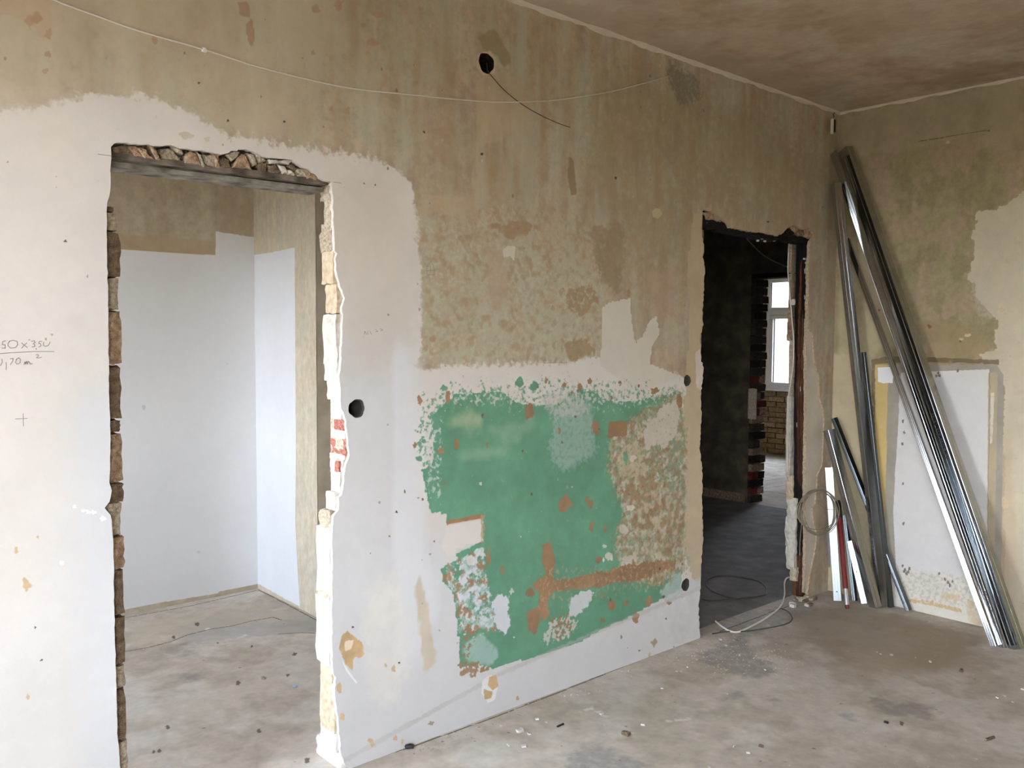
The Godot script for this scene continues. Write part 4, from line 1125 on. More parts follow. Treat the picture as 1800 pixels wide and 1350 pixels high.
# ---- floor and ceiling
func build_floor_ceiling() -> void:
	# floor texture covers x -1.2..5.2, z -5.2..1.2 (6.4 m square)
	var N := 1600
	var p := Painter.new(N, N)
	var T := func(a: Array) -> PackedVector2Array:
		var o := PackedVector2Array()
		for k in range(0, a.size(), 2):
			var v := on_y(a[k], a[k + 1], 0.0)
			o.append(Vector2((v.x + 1.2) / 6.4 * N, (v.z + 5.2) / 6.4 * N))
		return o
	var at := func(x: float, y: float) -> Vector2: return T.call([x, y])[0]
	p.base(C(192, 180, 164), C(178, 166, 149), C(200, 191, 178), 0.0, 200)
	var grey := C(128, 124, 120)
	for s in [[[1215,1150, 1300,1120, 1360,1180, 1330,1200, 1250,1165], 0.75], [[1520,1225, 1590,1235, 1640,1250, 1620,1265, 1540,1250], 0.7], [[1470,1255, 1500,1250, 1490,1270], 0.6], [[1000,1320, 1060,1310, 1120,1340, 1100,1400, 980,1400], 0.7], [[1270,1220, 1300,1215, 1290,1240], 0.5], [[1345,1225, 1370,1220, 1365,1240], 0.5], [[1250,1095, 1420,1050, 1440,1070, 1300,1130], 0.6], [[1780,1160, 1900,1150, 1900,1190], 0.5], [[310,1185, 345,1175, 350,1195], 0.6], [[270,1140, 340,1130, 330,1160], 0.4], [[1640,1140, 1660,1150, 1640,1165], 0.4]]:
		p.patch(T.call(s[0]), grey, 28, 1.4, s[1] * 0.7, 0.9, 0.05, 0, 0.9, 4)
	p.patch(T.call([400,1070, 560,1080, 560,1110, 330,1130, 300,1110]), C(166, 162, 156), 14, 0.8, 0.6, 0.6)
	p.patch(T.call([220,1100, 420,1060, 540,1085, 400,1100, 230,1140]), C(192, 178, 154), 20, 0.8, 0.5, 0.6)
	p.patch(T.call([1380,1080, 1500,1060, 1740,1120, 1700,1180, 1500,1190]), C(160, 144, 122), 40, 0.8, 0.7, 0.8)
	# pale scrapes
	for s in [[[1010,1255, 1040,1240, 1066,1258, 1062,1262, 1038,1248], 0.8], [[1170,1266, 1215,1262, 1215,1266, 1172,1270], 0.6], [[360,1105, 372,1102, 370,1106, 358,1108], 0.8], [[415,1120, 435,1114, 434,1118, 418,1122], 0.6], [[1340,1100, 1356,1097, 1352,1102], 0.8]]:
		p.patch(T.call(s[0]), C(222, 218, 210), 5, 1.4, s[1], 0.5, 0.03, 4, 0.8, 4)
	# cracks
	for s in [[216,1146, 262,1138, 300,1128, 330,1116, 370,1106, 410,1100, 440,1092, 480,1085, 495,1090], [488,1115, 530,1112, 555,1113], [1265,1110, 1292,1100, 1330,1086, 1360,1074, 1392,1064], [220,1086, 330,1066, 400,1050, 455,1037], [455,1037, 500,1060, 556,1090], [610,1347, 720,1314, 860,1264, 990,1214, 1100,1170, 1228,1121]]:
		for k in range(0, s.size() - 2, 2):
			var a: Vector2 = at.call(s[k], s[k + 1])
			var b: Vector2 = at.call(s[k + 2], s[k + 3])
			var nrm := (b - a).normalized().orthogonal() * 0.9
			p.patch(PackedVector2Array([a - nrm, b - nrm, b + nrm, a + nrm]), C(92, 82, 70), 1.0, 1.2, 0.85, 0.4, 0.1, -40)
	var q := RandomNumberGenerator.new()
	q.seed = 5
	for k in 480:
		var o := Vector2(q.randf_range(200, N), q.randf_range(0, N))
		var r := q.randf_range(0.7, 2.2)
		p.patch(PackedVector2Array([o + Vector2(-r, 0), o + Vector2(-0.3, -r), o + Vector2(r, -0.3), o + Vector2(0.5, r)]), [C(120, 112, 102), C(130, 120, 106), C(210, 206, 198), C(150, 138, 122)][q.randi() % 4], 1.0, 0.6, 0.7, 0.4, 0.1, 4)
	for s in [[347,1098,4], [383,1130,2], [506,1187,3], [455,1285,4], [280,1320,4], [270,1322,3], [518,1150,4], [443,1136,2], [295,1278,4], [305,1120,3], [1585,1272,4], [540,1337,5], [418,1201,4]]:
		p.spot(T, s[0], s[1], s[2], C(96, 84, 70), int(s[0]), 0.8)
	var m := p.material(0.95, 0.6)
	var f := struct("floor")
	var st := SurfaceTool.new()
	st.begin(Mesh.PRIMITIVE_TRIANGLES)
	var uv := func(v: Vector2) -> Vector2:
		return Vector2(pingpong((v.x + 1.2) / 6.4, 1.0), pingpong((v.y + 5.2) / 6.4, 1.0))
	for xs in [[-1.6, -1.2], [-1.2, 5.2], [5.2, 11.0]]:
		for zs in [[-9.0, -5.2], [-5.2, 1.2], [1.2, 2.9]]:
			flat(st, PackedVector2Array([Vector2(xs[0], zs[0]), Vector2(xs[1], zs[0]), Vector2(xs[1], zs[1]), Vector2(xs[0], zs[1])]), func(v: Vector2) -> Vector3: return Vector3(v.x, 0, v.y), uv, Vector3.UP)
	obj("screed", st.commit(), m, f)
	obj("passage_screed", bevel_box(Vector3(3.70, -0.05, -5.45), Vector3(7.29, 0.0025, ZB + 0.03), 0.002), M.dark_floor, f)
	obj("slab", box_mesh(Vector3(-1.6, -0.3, -9.0), Vector3(11.0, -0.004, 2.9)), M.mortar, f)
	# ceiling texture, 5 m square
	var c := struct("ceiling")
	var pc := Painter.new(1024, 1024)
	pc.base(C(192, 172, 148), C(182, 160, 134), C(196, 184, 162), 0.0, 700)
	var TC := func(a: Array) -> PackedVector2Array:
		var o := PackedVector2Array()
		for k in range(0, a.size(), 2):
			var v := on_y(a[k], a[k + 1], HC)
			o.append(Vector2((v.x - 0.6) / 5.0 * 1024, (v.z + 2.9) / 5.0 * 1024))
		return o
	pc.patch(TC.call([880,-10, 960,-10, 1180,60, 1300,100, 1450,190, 1300,150, 1160,95]), C(186, 170, 146), 10, 0.9, 0.6, 0.5)
	pc.patch(TC.call([1000,-60, 1200,-40, 1160,50, 1050,30]), C(190, 172, 150), 16, 1.0, 0.6, 0.4, 0.05, 4, 0.7)
	pc.patch(TC.call([1180,95, 1320,100, 1500,150, 1480,190, 1300,150]), C(168, 154, 134), 34, 1.4, 0.5, 0.9)
	pc.patch(TC.call([1430,30, 1560,10, 1640,40, 1500,70]), C(186, 164, 138), 16, 1.0, 0.5, 0.5, 0.05, 0, 0.8)
	pc.patch(TC.call([1680,60, 1800,20, 1900,60, 1800,90]), C(168, 156, 134), 34, 1.4, 0.5, 0.9, 0.05, 0, 0.8)
	pc.patch(TC.call([1600,150, 1700,110, 1800,100, 1800,130, 1640,165]), C(152, 138, 112), 34, 1.4, 0.5, 0.9, 0.05, 0, 0.8)
	for k in 26:
		var o := Vector2(q.randf_range(0, 1024), q.randf_range(0, 1024))
		var a := q.randf_range(0, TAU)
		var L := q.randf_range(60, 190)
		var wd := q.randf_range(4, 14)
		var pts := PackedVector2Array()
		for s in 7:
			pts.append(o + Vector2(cos(a), sin(a)) * (s / 6.0 - 0.5) * L + Vector2(-sin(a), cos(a)) * (wd + 16.0 * sin(s / 6.0 * PI)))
		for s in 7:
			pts.append(o + Vector2(cos(a), sin(a)) * (0.5 - s / 6.0) * L + Vector2(-sin(a), cos(a)) * (-wd + 16.0 * sin(s / 6.0 * PI)))
		pc.patch(pts, [C(188, 166, 138), C(152, 132, 106), C(180, 168, 146)][k % 3], 6, 0.9, 0.35, 0.7, 0.04, 3)
	var mc := pc.material(0.95, 0.6)
	var sc := SurfaceTool.new()
	sc.begin(Mesh.PRIMITIVE_TRIANGLES)
	var uvc := func(v: Vector2) -> Vector2:
		return Vector2(pingpong((v.x - 0.6) / 5.0 + 10.0, 1.0), pingpong((v.y + 2.9) / 5.0 + 10.0, 1.0))
	for xs in [[-1.6, 0.6], [0.6, 5.6], [5.6, 10.6], [10.6, 11.0]]:
		for zs in [[-9.0, -7.9], [-7.9, -2.9], [-2.9, 2.1], [2.1, 2.9]]:
			flat(sc, PackedVector2Array([Vector2(xs[0], zs[0]), Vector2(xs[1], zs[0]), Vector2(xs[1], zs[1]), Vector2(xs[0], zs[1])]), func(v: Vector2) -> Vector3: return Vector3(v.x, HC, v.y), uvc, Vector3.DOWN)
	obj("ceiling_plaster", sc.commit(), mc, c)
	obj("slab", box_mesh(Vector3(-1.6, HC + 0.004, -9.0), Vector3(11.0, HC + 0.3, 2.9)), M.mortar, c)

# ---- facade with windows, back wall
func pierced(st: SurfaceTool, x0: float, x1: float, z0: float, z1: float, holes: Array) -> void:   # holes: [z0, z1, y0, y1], sorted by z
	var z := z0
	for h in holes:
		box(st, Vector3(x0, 0, z), Vector3(x1, HC, h[0]))
		box(st, Vector3(x0, 0, h[0]), Vector3(x1, h[2], h[1]))
		box(st, Vector3(x0, h[3], h[0]), Vector3(x1, HC, h[1]))
		z = h[1]
	box(st, Vector3(x0, 0, z), Vector3(x1, HC, z1))
func window(n: int, x: float, hole: Array) -> void:
	var w := struct("window_%d" % n)
	var f := 0.06
	var a := Vector3(x - 0.03, hole[2], hole[0])
	var b := Vector3(x + 0.03, hole[3], hole[1])
	for r in [[a, Vector3(b.x, a.y + f, b.z)], [Vector3(a.x, b.y - f, a.z), b], [Vector3(a.x, a.y + f, a.z), Vector3(b.x, b.y - f, a.z + f)], [Vector3(a.x, a.y + f, b.z - f), Vector3(b.x, b.y - f, b.z)], [Vector3(a.x, a.y + f, (a.z + b.z) / 2 - f / 2), Vector3(b.x, b.y - f, (a.z + b.z) / 2 + f / 2)]]:
		obj("window_frame", bevel_box(r[0], r[1], 0.006), M.pvc, w)
func build_shell() -> void:
	var w := struct("wall_left")
	var st := st_new()
	var holes := [[-4.5, -3.4, 0.9, 2.5], [-2.48, -1.56, 0.7, 2.75], [0.2, 1.7, 0.5, 2.7]]
	pierced(st, XL - 0.35, XL, -5.4, 2.9, holes)
	obj("plaster_face", done(st), M.plaster, w)
	for k in 3:
		window(k + 2, XL - 0.2, holes[k])
	var b := struct("wall_back")
	obj("plaster_face", box_mesh(Vector3(XL, 0, 2.6), Vector3(XR + 0.25, HC, 2.9)), M.plaster, b)

# ---- white side room behind the near opening
func build_side_room() -> void:
	var w := struct("wall_far")
	var zb := -5.125
	var xc := 2.435
	var dirty := C(196, 184, 162)
	var white := C(231, 230, 228)
	# back wall, painter covers x 0.9..2.9 and y 0..2.98
	var p := Painter.new(700, 1024)
	var T := func(a: Array) -> PackedVector2Array:
		var o := PackedVector2Array()
		for k in range(0, a.size(), 2):
			var v := on_z(a[k], a[k + 1], zb)
			o.append(Vector2((v.x - 0.9) / 2.0 * 700, (1.0 - v.y / 2.98) * 1024))
		return o
	p.base(dirty, C(188, 174, 150), C(200, 190, 166), 0.5, 90)
	p.patch(T.call([150,405, 380,425, 380,452, 150,440]), C(190, 168, 136), 8, 0.5, 0.7, 0.5)
	p.patch(T.call([100,428, 205,437, 300,444, 379,447, 379,406, 392,409, 408,411, 432,415, 470,420, 470,1020, 455,1026, 385,1040, 383,1043, 290,1058, 100,1095]), white, 1.2, 0.3, 1.0, 0.4, 0.01, 6)
	p.patch(T.call([200,438, 379,449, 379,446, 200,434]), C(190, 170, 138), 1.5, 0.5, 0.8, 0.4)
	for s in [[253,716,4], [350,970,3], [400,640,2]]:
		p.spot(T, s[0], s[1], s[2], C(206, 204, 200), int(s[0]), 0.6)
	var m := p.material(0.9, 0.25)
	var st := SurfaceTool.new()
	st.begin(Mesh.PRIMITIVE_TRIANGLES)
	for b in [[XL, 0.9], [0.9, xc + 0.02]]:
		flat(st, PackedVector2Array([Vector2(b[0], 0), Vector2(b[1], 0), Vector2(b[1], HC), Vector2(b[0], HC)]), func(v: Vector2) -> Vector3: return Vector3(v.x, v.y, zb), func(v: Vector2) -> Vector2: return Vector2(absf(v.x - 0.9) / 2.0, 1.0 - v.y / 2.98), Vector3(0, 0, 1))
	obj("painted_face", st.commit(), m, w)
	obj("masonry_core", box_mesh(Vector3(XL, 0, zb - 0.25), Vector3(3.6, HC, zb - 0.004)), M.mortar, w)
	# the chimney breast on the right
	var c := struct("wall_chimney")
	var q := Painter.new(512, 1024)
	var U := func(a: Array) -> PackedVector2Array:
		var o := PackedVector2Array()
		for k in range(0, a.size(), 2):
			var v := on_x(a[k], a[k + 1], xc)
			o.append(Vector2((v.z - zb) / 0.8 * 512, (1.0 - v.y / 2.98) * 1024))
		return o
	q.base(C(200, 190, 168), C(196, 184, 160), C(192, 185, 164), 0.35, 290)
	q.patch(U.call([440,450, 455,447, 480,443, 518,435, 519,600, 520,800, 519,920, 523,1000, 527,1066, 500,1052, 475,1038, 456,1027, 440,1030]), C(219, 220, 221), 1.5, 0.35, 1.0, 0.4, 0.01, 6)
	var mq := q.material(0.9, 0.25)
	var sc := SurfaceTool.new()
	sc.begin(Mesh.PRIMITIVE_TRIANGLES)
	flat(sc, PackedVector2Array([Vector2(zb, 0), Vector2(-4.365, 0), Vector2(-4.365, HC), Vector2(zb, HC)]), func(v: Vector2) -> Vector3: return Vector3(xc, v.y, v.x), func(v: Vector2) -> Vector2: return Vector2((v.x - zb) / 0.8, 1.0 - v.y / 2.98), Vector3(-1, 0, 0))
	obj("painted_face", sc.commit(), mq, c)
	obj("chimney_core", box_mesh(Vector3(xc + 0.004, 0, zb - 0.004), Vector3(3.6, HC, -4.365)), M.plaster, c)
	var r := struct("wall_partition")
	obj("plaster_face", box_mesh(Vector3(3.4, 0, -5.4), Vector3(3.62, HC, ZB - 0.012)), M.plaster, r)

# ---- dark passage, brick opening, far room with the window
func build_passage() -> void:
	var xp := 7.28
	var zp := -4.71
	var w := struct("wall_passage")
	var st := st_new()
	box(st, Vector3(xp, 0, -5.5), Vector3(xp + 0.21, HC, zp - 0.03))
	box(st, Vector3(xp, 2.2, zp - 0.03), Vector3(xp + 0.21, HC, -3.72))
	box(st, Vector3(xp, 0, -3.72), Vector3(xp + 0.21, HC, ZB - 0.012))
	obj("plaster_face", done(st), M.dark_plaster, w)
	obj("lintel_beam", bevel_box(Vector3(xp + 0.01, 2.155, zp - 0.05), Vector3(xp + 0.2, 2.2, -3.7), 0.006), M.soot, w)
	# toothed brick edge of the opening
	var q := RandomNumberGenerator.new()
	q.seed = 31
	var y := 0.0
	var k := 0
	while y < 2.14:
		var hh := 0.066
		var half := k % 2 == 0
		for j in (1 if half else 2):
			var x0 := xp + (0.004 if j == 0 else 0.11)
			var x1 := xp + (0.206 if half else 0.10 if j == 0 else 0.206)
			var s := Vector3(x1 - x0, hh, 0.07 + q.randf_range(0, 0.02))
			var mm = [M.black_brick, M.soot, M.dark_brick, M.black_brick, M.black_brick, M.dark_brick, M.deep_red][q.randi() % 7] if y < 1.2 else [M.black_brick, M.black_brick, M.soot][q.randi() % 3]
			obj("brick", lump(s, 2000 + k * 2 + j, 0.05, 2, 0.05), mm, w).position = Vector3((x0 + x1) / 2, y + hh / 2, zp - 0.03 + s.z / 2 - 0.035 + q.randf_range(-0.008, 0.012))
		y += hh + 0.011
		k += 1
	obj("plaster_lump", lump(Vector3(0.02, 0.30, 0.085), 2101, 0.1, 5, 0.1), M.mortar, w).position = Vector3(xp - 0.004, 0.96, zp + 0.01)
	var back := struct("wall_passage_back")
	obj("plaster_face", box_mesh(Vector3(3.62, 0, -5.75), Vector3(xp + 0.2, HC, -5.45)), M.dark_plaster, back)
	var bb := struct("baseboard_passage")
	obj("baseboard_plank", bevel_box(Vector3(xp - 0.022, 0.0, -5.45), Vector3(xp, 0.086, -4.765), 0.004), M.dark_brick, bb)
	# far room
	var xw := 10.65
	var fw := struct("wall_window")
	var z0 := -6.70
	var z1 := -5.35
	var s2 := st_new()
	box(s2, Vector3(xw + 0.06, 0, -8.6), Vector3(xw + 0.35, HC, z0))
	box(s2, Vector3(xw + 0.06, 2.40, z0), Vector3(xw + 0.35, HC, z1))
	box(s2, Vector3(xw + 0.06, 0, z0), Vector3(xw + 0.35, 0.87, z1))
	box(s2, Vector3(xw + 0.06, 0, z1), Vector3(xw + 0.35, HC, -3.2))
	obj("mortar_bed", done(s2), M.mortar, fw)
	var meshes := []
	for v in 5:
		meshes.append(lump(Vector3(0.11, 0.064, 0.235), 2200 + v, 0.04, 2, 0.04))
	for course in 12:
		for j in 5:
			var zz := -6.98 + j * 0.247 + (0.12 if course % 2 else 0.0)
			var o := obj("brick", meshes[(course * 3 + j) % 5], M.yellow_brick if (course * 5 + j * 3) % 7 else M.brown_brick, fw)
			o.position = Vector3(xw + 0.018 + 0.004 * ((course + j) % 3), 0.04 + course * 0.0715, zz)
	for course in 20:
		for j in 1:
			var o := obj("brick", meshes[(course * 2 + j) % 5], M.yellow_brick if course % 4 else M.brown_brick, fw)
			o.position = Vector3(xw + 0.02, 0.04 + (course + 12) * 0.0715, z0 - 0.125 - (0.03 if course % 2 else 0.0))
	var side := struct("wall_end")
	obj("plaster_face", box_mesh(Vector3(xp + 0.21, 0, -9.0), Vector3(xw + 0.35, HC, -8.6)), M.plaster, side)
	obj("plaster_face", box_mesh(Vector3(xp + 0.0, 0, -8.6), Vector3(xp + 0.21, HC, -5.5)), M.plaster, side)
	obj("plaster_face", box_mesh(Vector3(xp + 0.21, 0, -3.2), Vector3(xw + 0.35, HC, -2.95)), M.plaster, side)
	# the window: frame, transom, sash below, fixed light above
	var win := struct("window_1")
	var X0 := xw + 0.02
	var X1 := xw + 0.09
	var fr := [[0.87, 0.93, z0, z1], [2.34, 2.40, z0, z1], [0.93, 2.34, z0, z0 + 0.06], [0.93, 2.34, z1 - 0.06, z1], [1.90, 2.005, z0 + 0.06, z1 - 0.06]]
	for r in fr:
		obj("window_frame", bevel_box(Vector3(X0, r[0], r[2]), Vector3(X1, r[1], r[3]), 0.006), M.pvc, win)
	for r in [[0.93, 0.985, z0 + 0.06, z1 - 0.06], [1.845, 1.90, z0 + 0.06, z1 - 0.06], [0.985, 1.845, z0 + 0.06, z0 + 0.115], [0.985, 1.845, z1 - 0.115, z1 - 0.06]]:
		obj("sash", bevel_box(Vector3(X0 - 0.012, r[0], r[2]), Vector3(X1 - 0.012, r[1], r[3]), 0.008), M.pvc, win)
	for r in [[0.985, 1.845, z0 + 0.115, z0 + 0.127], [2.005, 2.34, z0 + 0.06, z0 + 0.072]]:
		obj("glazing_seal", box_mesh(Vector3(X0 + 0.01, r[0], r[2]), Vector3(X0 + 0.03, r[1], r[3])), M.seal, win)
	obj("pane", box_mesh(Vector3(X0 + 0.02, 0.985, z0 + 0.115), Vector3(X0 + 0.024, 1.845, z1 - 0.115)), M.glass, win)
	obj("pane", box_mesh(Vector3(X0 + 0.02, 2.005, z0 + 0.06), Vector3(X0 + 0.024, 2.34, z1 - 0.06)), M.glass, win)
	obj("window_sill", bevel_box(Vector3(xw - 0.04, 0.865, z0 - 0.02), Vector3(xw + 0.09, 0.885, z1), 0.004), M.pvc, win)

# ---- metal stud profiles
# cross-section (s across, n towards the opening): web and two flanges, with lips
func profile(called: String, base: Vector3, top: Vector3, n_hint: Vector3, web: float, flange: float, lip: float, mat: Material, label: String, group: String, left_flange := -1.0) -> Node3D:
	var o := thing(called, label, "metal profile", group, base)
	var t := (top - base).normalized()
	var n := (n_hint - t * n_hint.dot(t)).normalized()
	var s := t.cross(n)
	o.basis = Basis(s, t, n)
	var L := base.distance_to(top)
	var h := 0.0012
	var hw := web / 2
	# the web has two shallow stiffening grooves; the bends to the flanges are round
	var r := 0.0025
	var sec := [Vector2(-hw + r, 0), Vector2(-hw * 0.45, 0), Vector2(-hw * 0.38, 0.0018), Vector2(-hw * 0.30, 0), Vector2(hw * 0.30, 0), Vector2(hw * 0.38, 0.0018), Vector2(hw * 0.45, 0), Vector2(hw - r, 0)]
	obj("web", extrude(sec, h, L), mat, o)
	for d in [-1.0, 1.0]:
		var f := []
		for k in 5:
			var a := PI / 2 * k / 4.0
			f.append(Vector2(d * (hw - r + r * sin(a)), r - r * cos(a)))
		var fl := left_flange if d < 0 and left_flange >= 0 else flange
		f += [Vector2(d * hw, fl * 0.48), Vector2(d * (hw - 0.0012), fl * 0.5), Vector2(d * hw, fl * 0.52), Vector2(d * hw, fl)]
		obj("flange", extrude(f, h, L), mat, o)
		if lip > 0:
			obj("lip", extrude([Vector2(d * hw, flange), Vector2(d * (hw - lip), flange)], h, L), mat, o)
	return o
func extrude(sec: Array, h: float, L: float) -> ArrayMesh:
	var st := st_new()
	for k in sec.size() - 1:
		var a: Vector2 = sec[k]
		var b: Vector2 = sec[k + 1]
		var m := (b - a).normalized().orthogonal() * h / 2
		var c := [a + m, b + m, b - m, a - m]
		for i in 4:
			var p: Vector2 = c[i]
			var q: Vector2 = c[(i + 1) % 4]
			# sides along the length
			quad(st, Vector3(p.x, 0, p.y), Vector3(q.x, 0, q.y), Vector3(q.x, L, q.y), Vector3(p.x, L, p.y))
		quad(st, Vector3(c[0].x, L, c[0].y), Vector3(c[1].x, L, c[1].y), Vector3(c[2].x, L, c[2].y), Vector3(c[3].x, L, c[3].y))
		quad(st, Vector3(c[3].x, 0, c[3].y), Vector3(c[2].x, 0, c[2].y), Vector3(c[1].x, 0, c[1].y), Vector3(c[0].x, 0, c[0].y))
	return done(st)
func print_on(o: Node3D, text: String, s: float, n: float, y: float, face: Vector3, size: float) -> void:
	var tm := TextMesh.new()
	var f := SystemFont.new()
	f.font_names = PackedStringArray(["Droid Sans Mono"])
	tm.font = f
	tm.text = text
	tm.font_size = 16
	tm.pixel_size = size / 16.0
	tm.depth = 0.0004
	var m := obj("printed_text", tm, M.ink, o)
	# reads up along the profile
	m.basis = Basis(Vector3(0, 1, 0), face.cross(Vector3(0, 1, 0)), face)
	m.position = Vector3(s, y, n)
func build_profiles() -> void:
	var g := "metal stud profiles leaning in the corner"
	var na := Vector3(0.86, 0, 0.5)
	# the long ones leaning right across the wall
	var nb := Vector3(0.93, 0, 0.37)
	var a := profile("metal_stud", on_y(1783, 1142, 0.003), on_x(1480, 263, 5.07), nb, 0.078, 0.048, 0.006, M.zinc, "longest galvanised stud, right-hand one of the bundle leaning across the white panel", "")
	print_on(a, "CE 07/24 DIN 18182", 0.004, -0.0016, 1.15, Vector3(0, 0, -1), 0.024)
	print_on(a, "DIN 18182", 0.004, -0.0016, 0.22, Vector3(0, 0, -1), 0.022)
	var a2 := profile("metal_stud", on_y(1763, 1139, 0.003), on_z(1464, 268, -2.708), na, 0.062, 0.030, 0.0, M.zinc, "dark long stud in the middle of the bundle leaning across the white panel", "", 0.005)
	print_on(a2, "CE 07/24", -0.010, -0.0016, 0.24, Vector3(0, 0, -1), 0.022)
	profile("metal_stud", on_y(1746, 1136, 0.003), on_x(1488, 420, 5.09), Vector3(0.97, 0, -0.22), 0.028, 0.035, 0.0, M.zinc, "bright long track at the left edge of the bundle leaning across the white panel", "")
	# second long one
	var d := profile("metal_stud", on_y(1546, 1066, 0.003), on_z(1463, 323, -2.685), Vector3(0.80, 0, 0.6), 0.050, 0.045, 0.005, M.zinc, "tall printed stud standing nearly upright close to the corner", "")
	print_on(d, "CE 07/24 DIN 18182 CW 50 0,6", 0.0, -0.0016, 0.42, Vector3(0, 0, -1), 0.022)
	profile("metal_stud", on_y(1560, 1067, 0.003), on_x(1511, 620, 5.09), Vector3(0.80, 0, 0.6), 0.045, 0.03, 0.0, M.zinc_dull, "shorter grey stud standing right behind the tall printed stud", "")
	# short ones
	profile("metal_stud", on_y(1533, 1068, 0.003), on_z(1451, 757, -2.68), na, 0.062, 0.045, 0.0, M.zinc, "dark grey waist-high stud leaning left of the tall printed stud", "")
	profile("metal_stud", on_x(1594, 1070, 5.09) * Vector3(1, 0, 1) + Vector3(0, 0.003, 0), on_x(1463, 736, 5.085), na, 0.030, 0.027, 0.0, M.zinc_dull, "slim profile crossing behind the tall stud, its foot against the white panel", "")
	var b := profile("metal_stud", on_y(1472, 1056, 0.003), on_z(1457, 822, -2.69), Vector3(0.93, 0, -0.36), 0.046, 0.02, 0.0, M.zinc_white, "short shiny white-silver profile leaning beside the charred post", "")
	screw_hole(b, 0.0, 0.0)
	var c := profile("metal_stud", on_y(1519, 1061, 0.003), on_x(1493, 951, 5.06), Vector3(0.93, 0, -0.36), 0.034, 0.016, 0.0, M.zinc_white, "shortest bright profile with a punched hole, right of the red pole", "")
	screw_hole(c, 0.0, 0.19)
	profile("metal_stud", on_y(1500, 1056, 0.003), on_x(1483, 905, 5.10), Vector3(0.86, 0, 0.5), 0.03, 0.02, 0.0, M.zinc_dull, "thin dull profile standing between the red pole and the shortest profile", "")
	profile("metal_stud", on_y(1463, 1036, 0.003), on_z(1457, 930, -2.725), Vector3(0.93, 0, -0.36), 0.026, 0.015, 0.0, M.zinc_white, "narrow pale offcut behind the short shiny profile", "")
	# red pole
	var p0 := on_y(1489, 1066, 0.014)
	var p1 := on_z(1473, 880, -2.66)
	var pole := thing("red_pole", "red metal pole with black grip and silver foot leaning among the profiles", "pole", "", p0)
	var t := (p1 - p0).normalized()
	var sx := t.cross(Vector3(0, 0, 1)).normalized()
	pole.basis = Basis(sx, t, sx.cross(t))
	var L := p0.distance_to(p1)
	obj("end_cap", lathe([Vector2(0, -0.012), Vector2(0.010, -0.011), Vector2(0.012, 0.0), Vector2(0.012, 0.012), Vector2(0, 0.012)]), M.red, pole)
	obj("silver_foot", lathe([Vector2(0, 0.008), Vector2(0.0125, 0.008), Vector2(0.0125, L * 0.165), Vector2(0, L * 0.165)]), M.alu, pole)
	obj("red_tube", lathe([Vector2(0, L * 0.16), Vector2(0.0145, L * 0.16), Vector2(0.0150, L * 0.17), Vector2(0.0150, L * 0.84), Vector2(0, L * 0.84)]), M.red, pole)
	obj("black_grip", lathe([Vector2(0, L * 0.83), Vector2(0.0165, L * 0.83), Vector2(0.0172, L * 0.86), Vector2(0.0165, L * 0.97), Vector2(0.012, L), Vector2(0, L)]), M.black, pole)
func screw_hole(o: Node3D, s: float, y: float) -> void:
	var st := st_new()
	for k in 10:
		var a := TAU * k / 10; var b := TAU * (k + 1) / 10
		tri(st, Vector3(s, 0, 0), Vector3(s + cos(a) * 0.004, sin(a) * 0.004, 0), Vector3(s + cos(b) * 0.004, sin(b) * 0.004, 0))
	var m := obj("punched_hole", done(st), M.black, o)
	m.position = Vector3(0, y if y > 0 else 0.055, -0.0016)
	m.rotation.y = PI

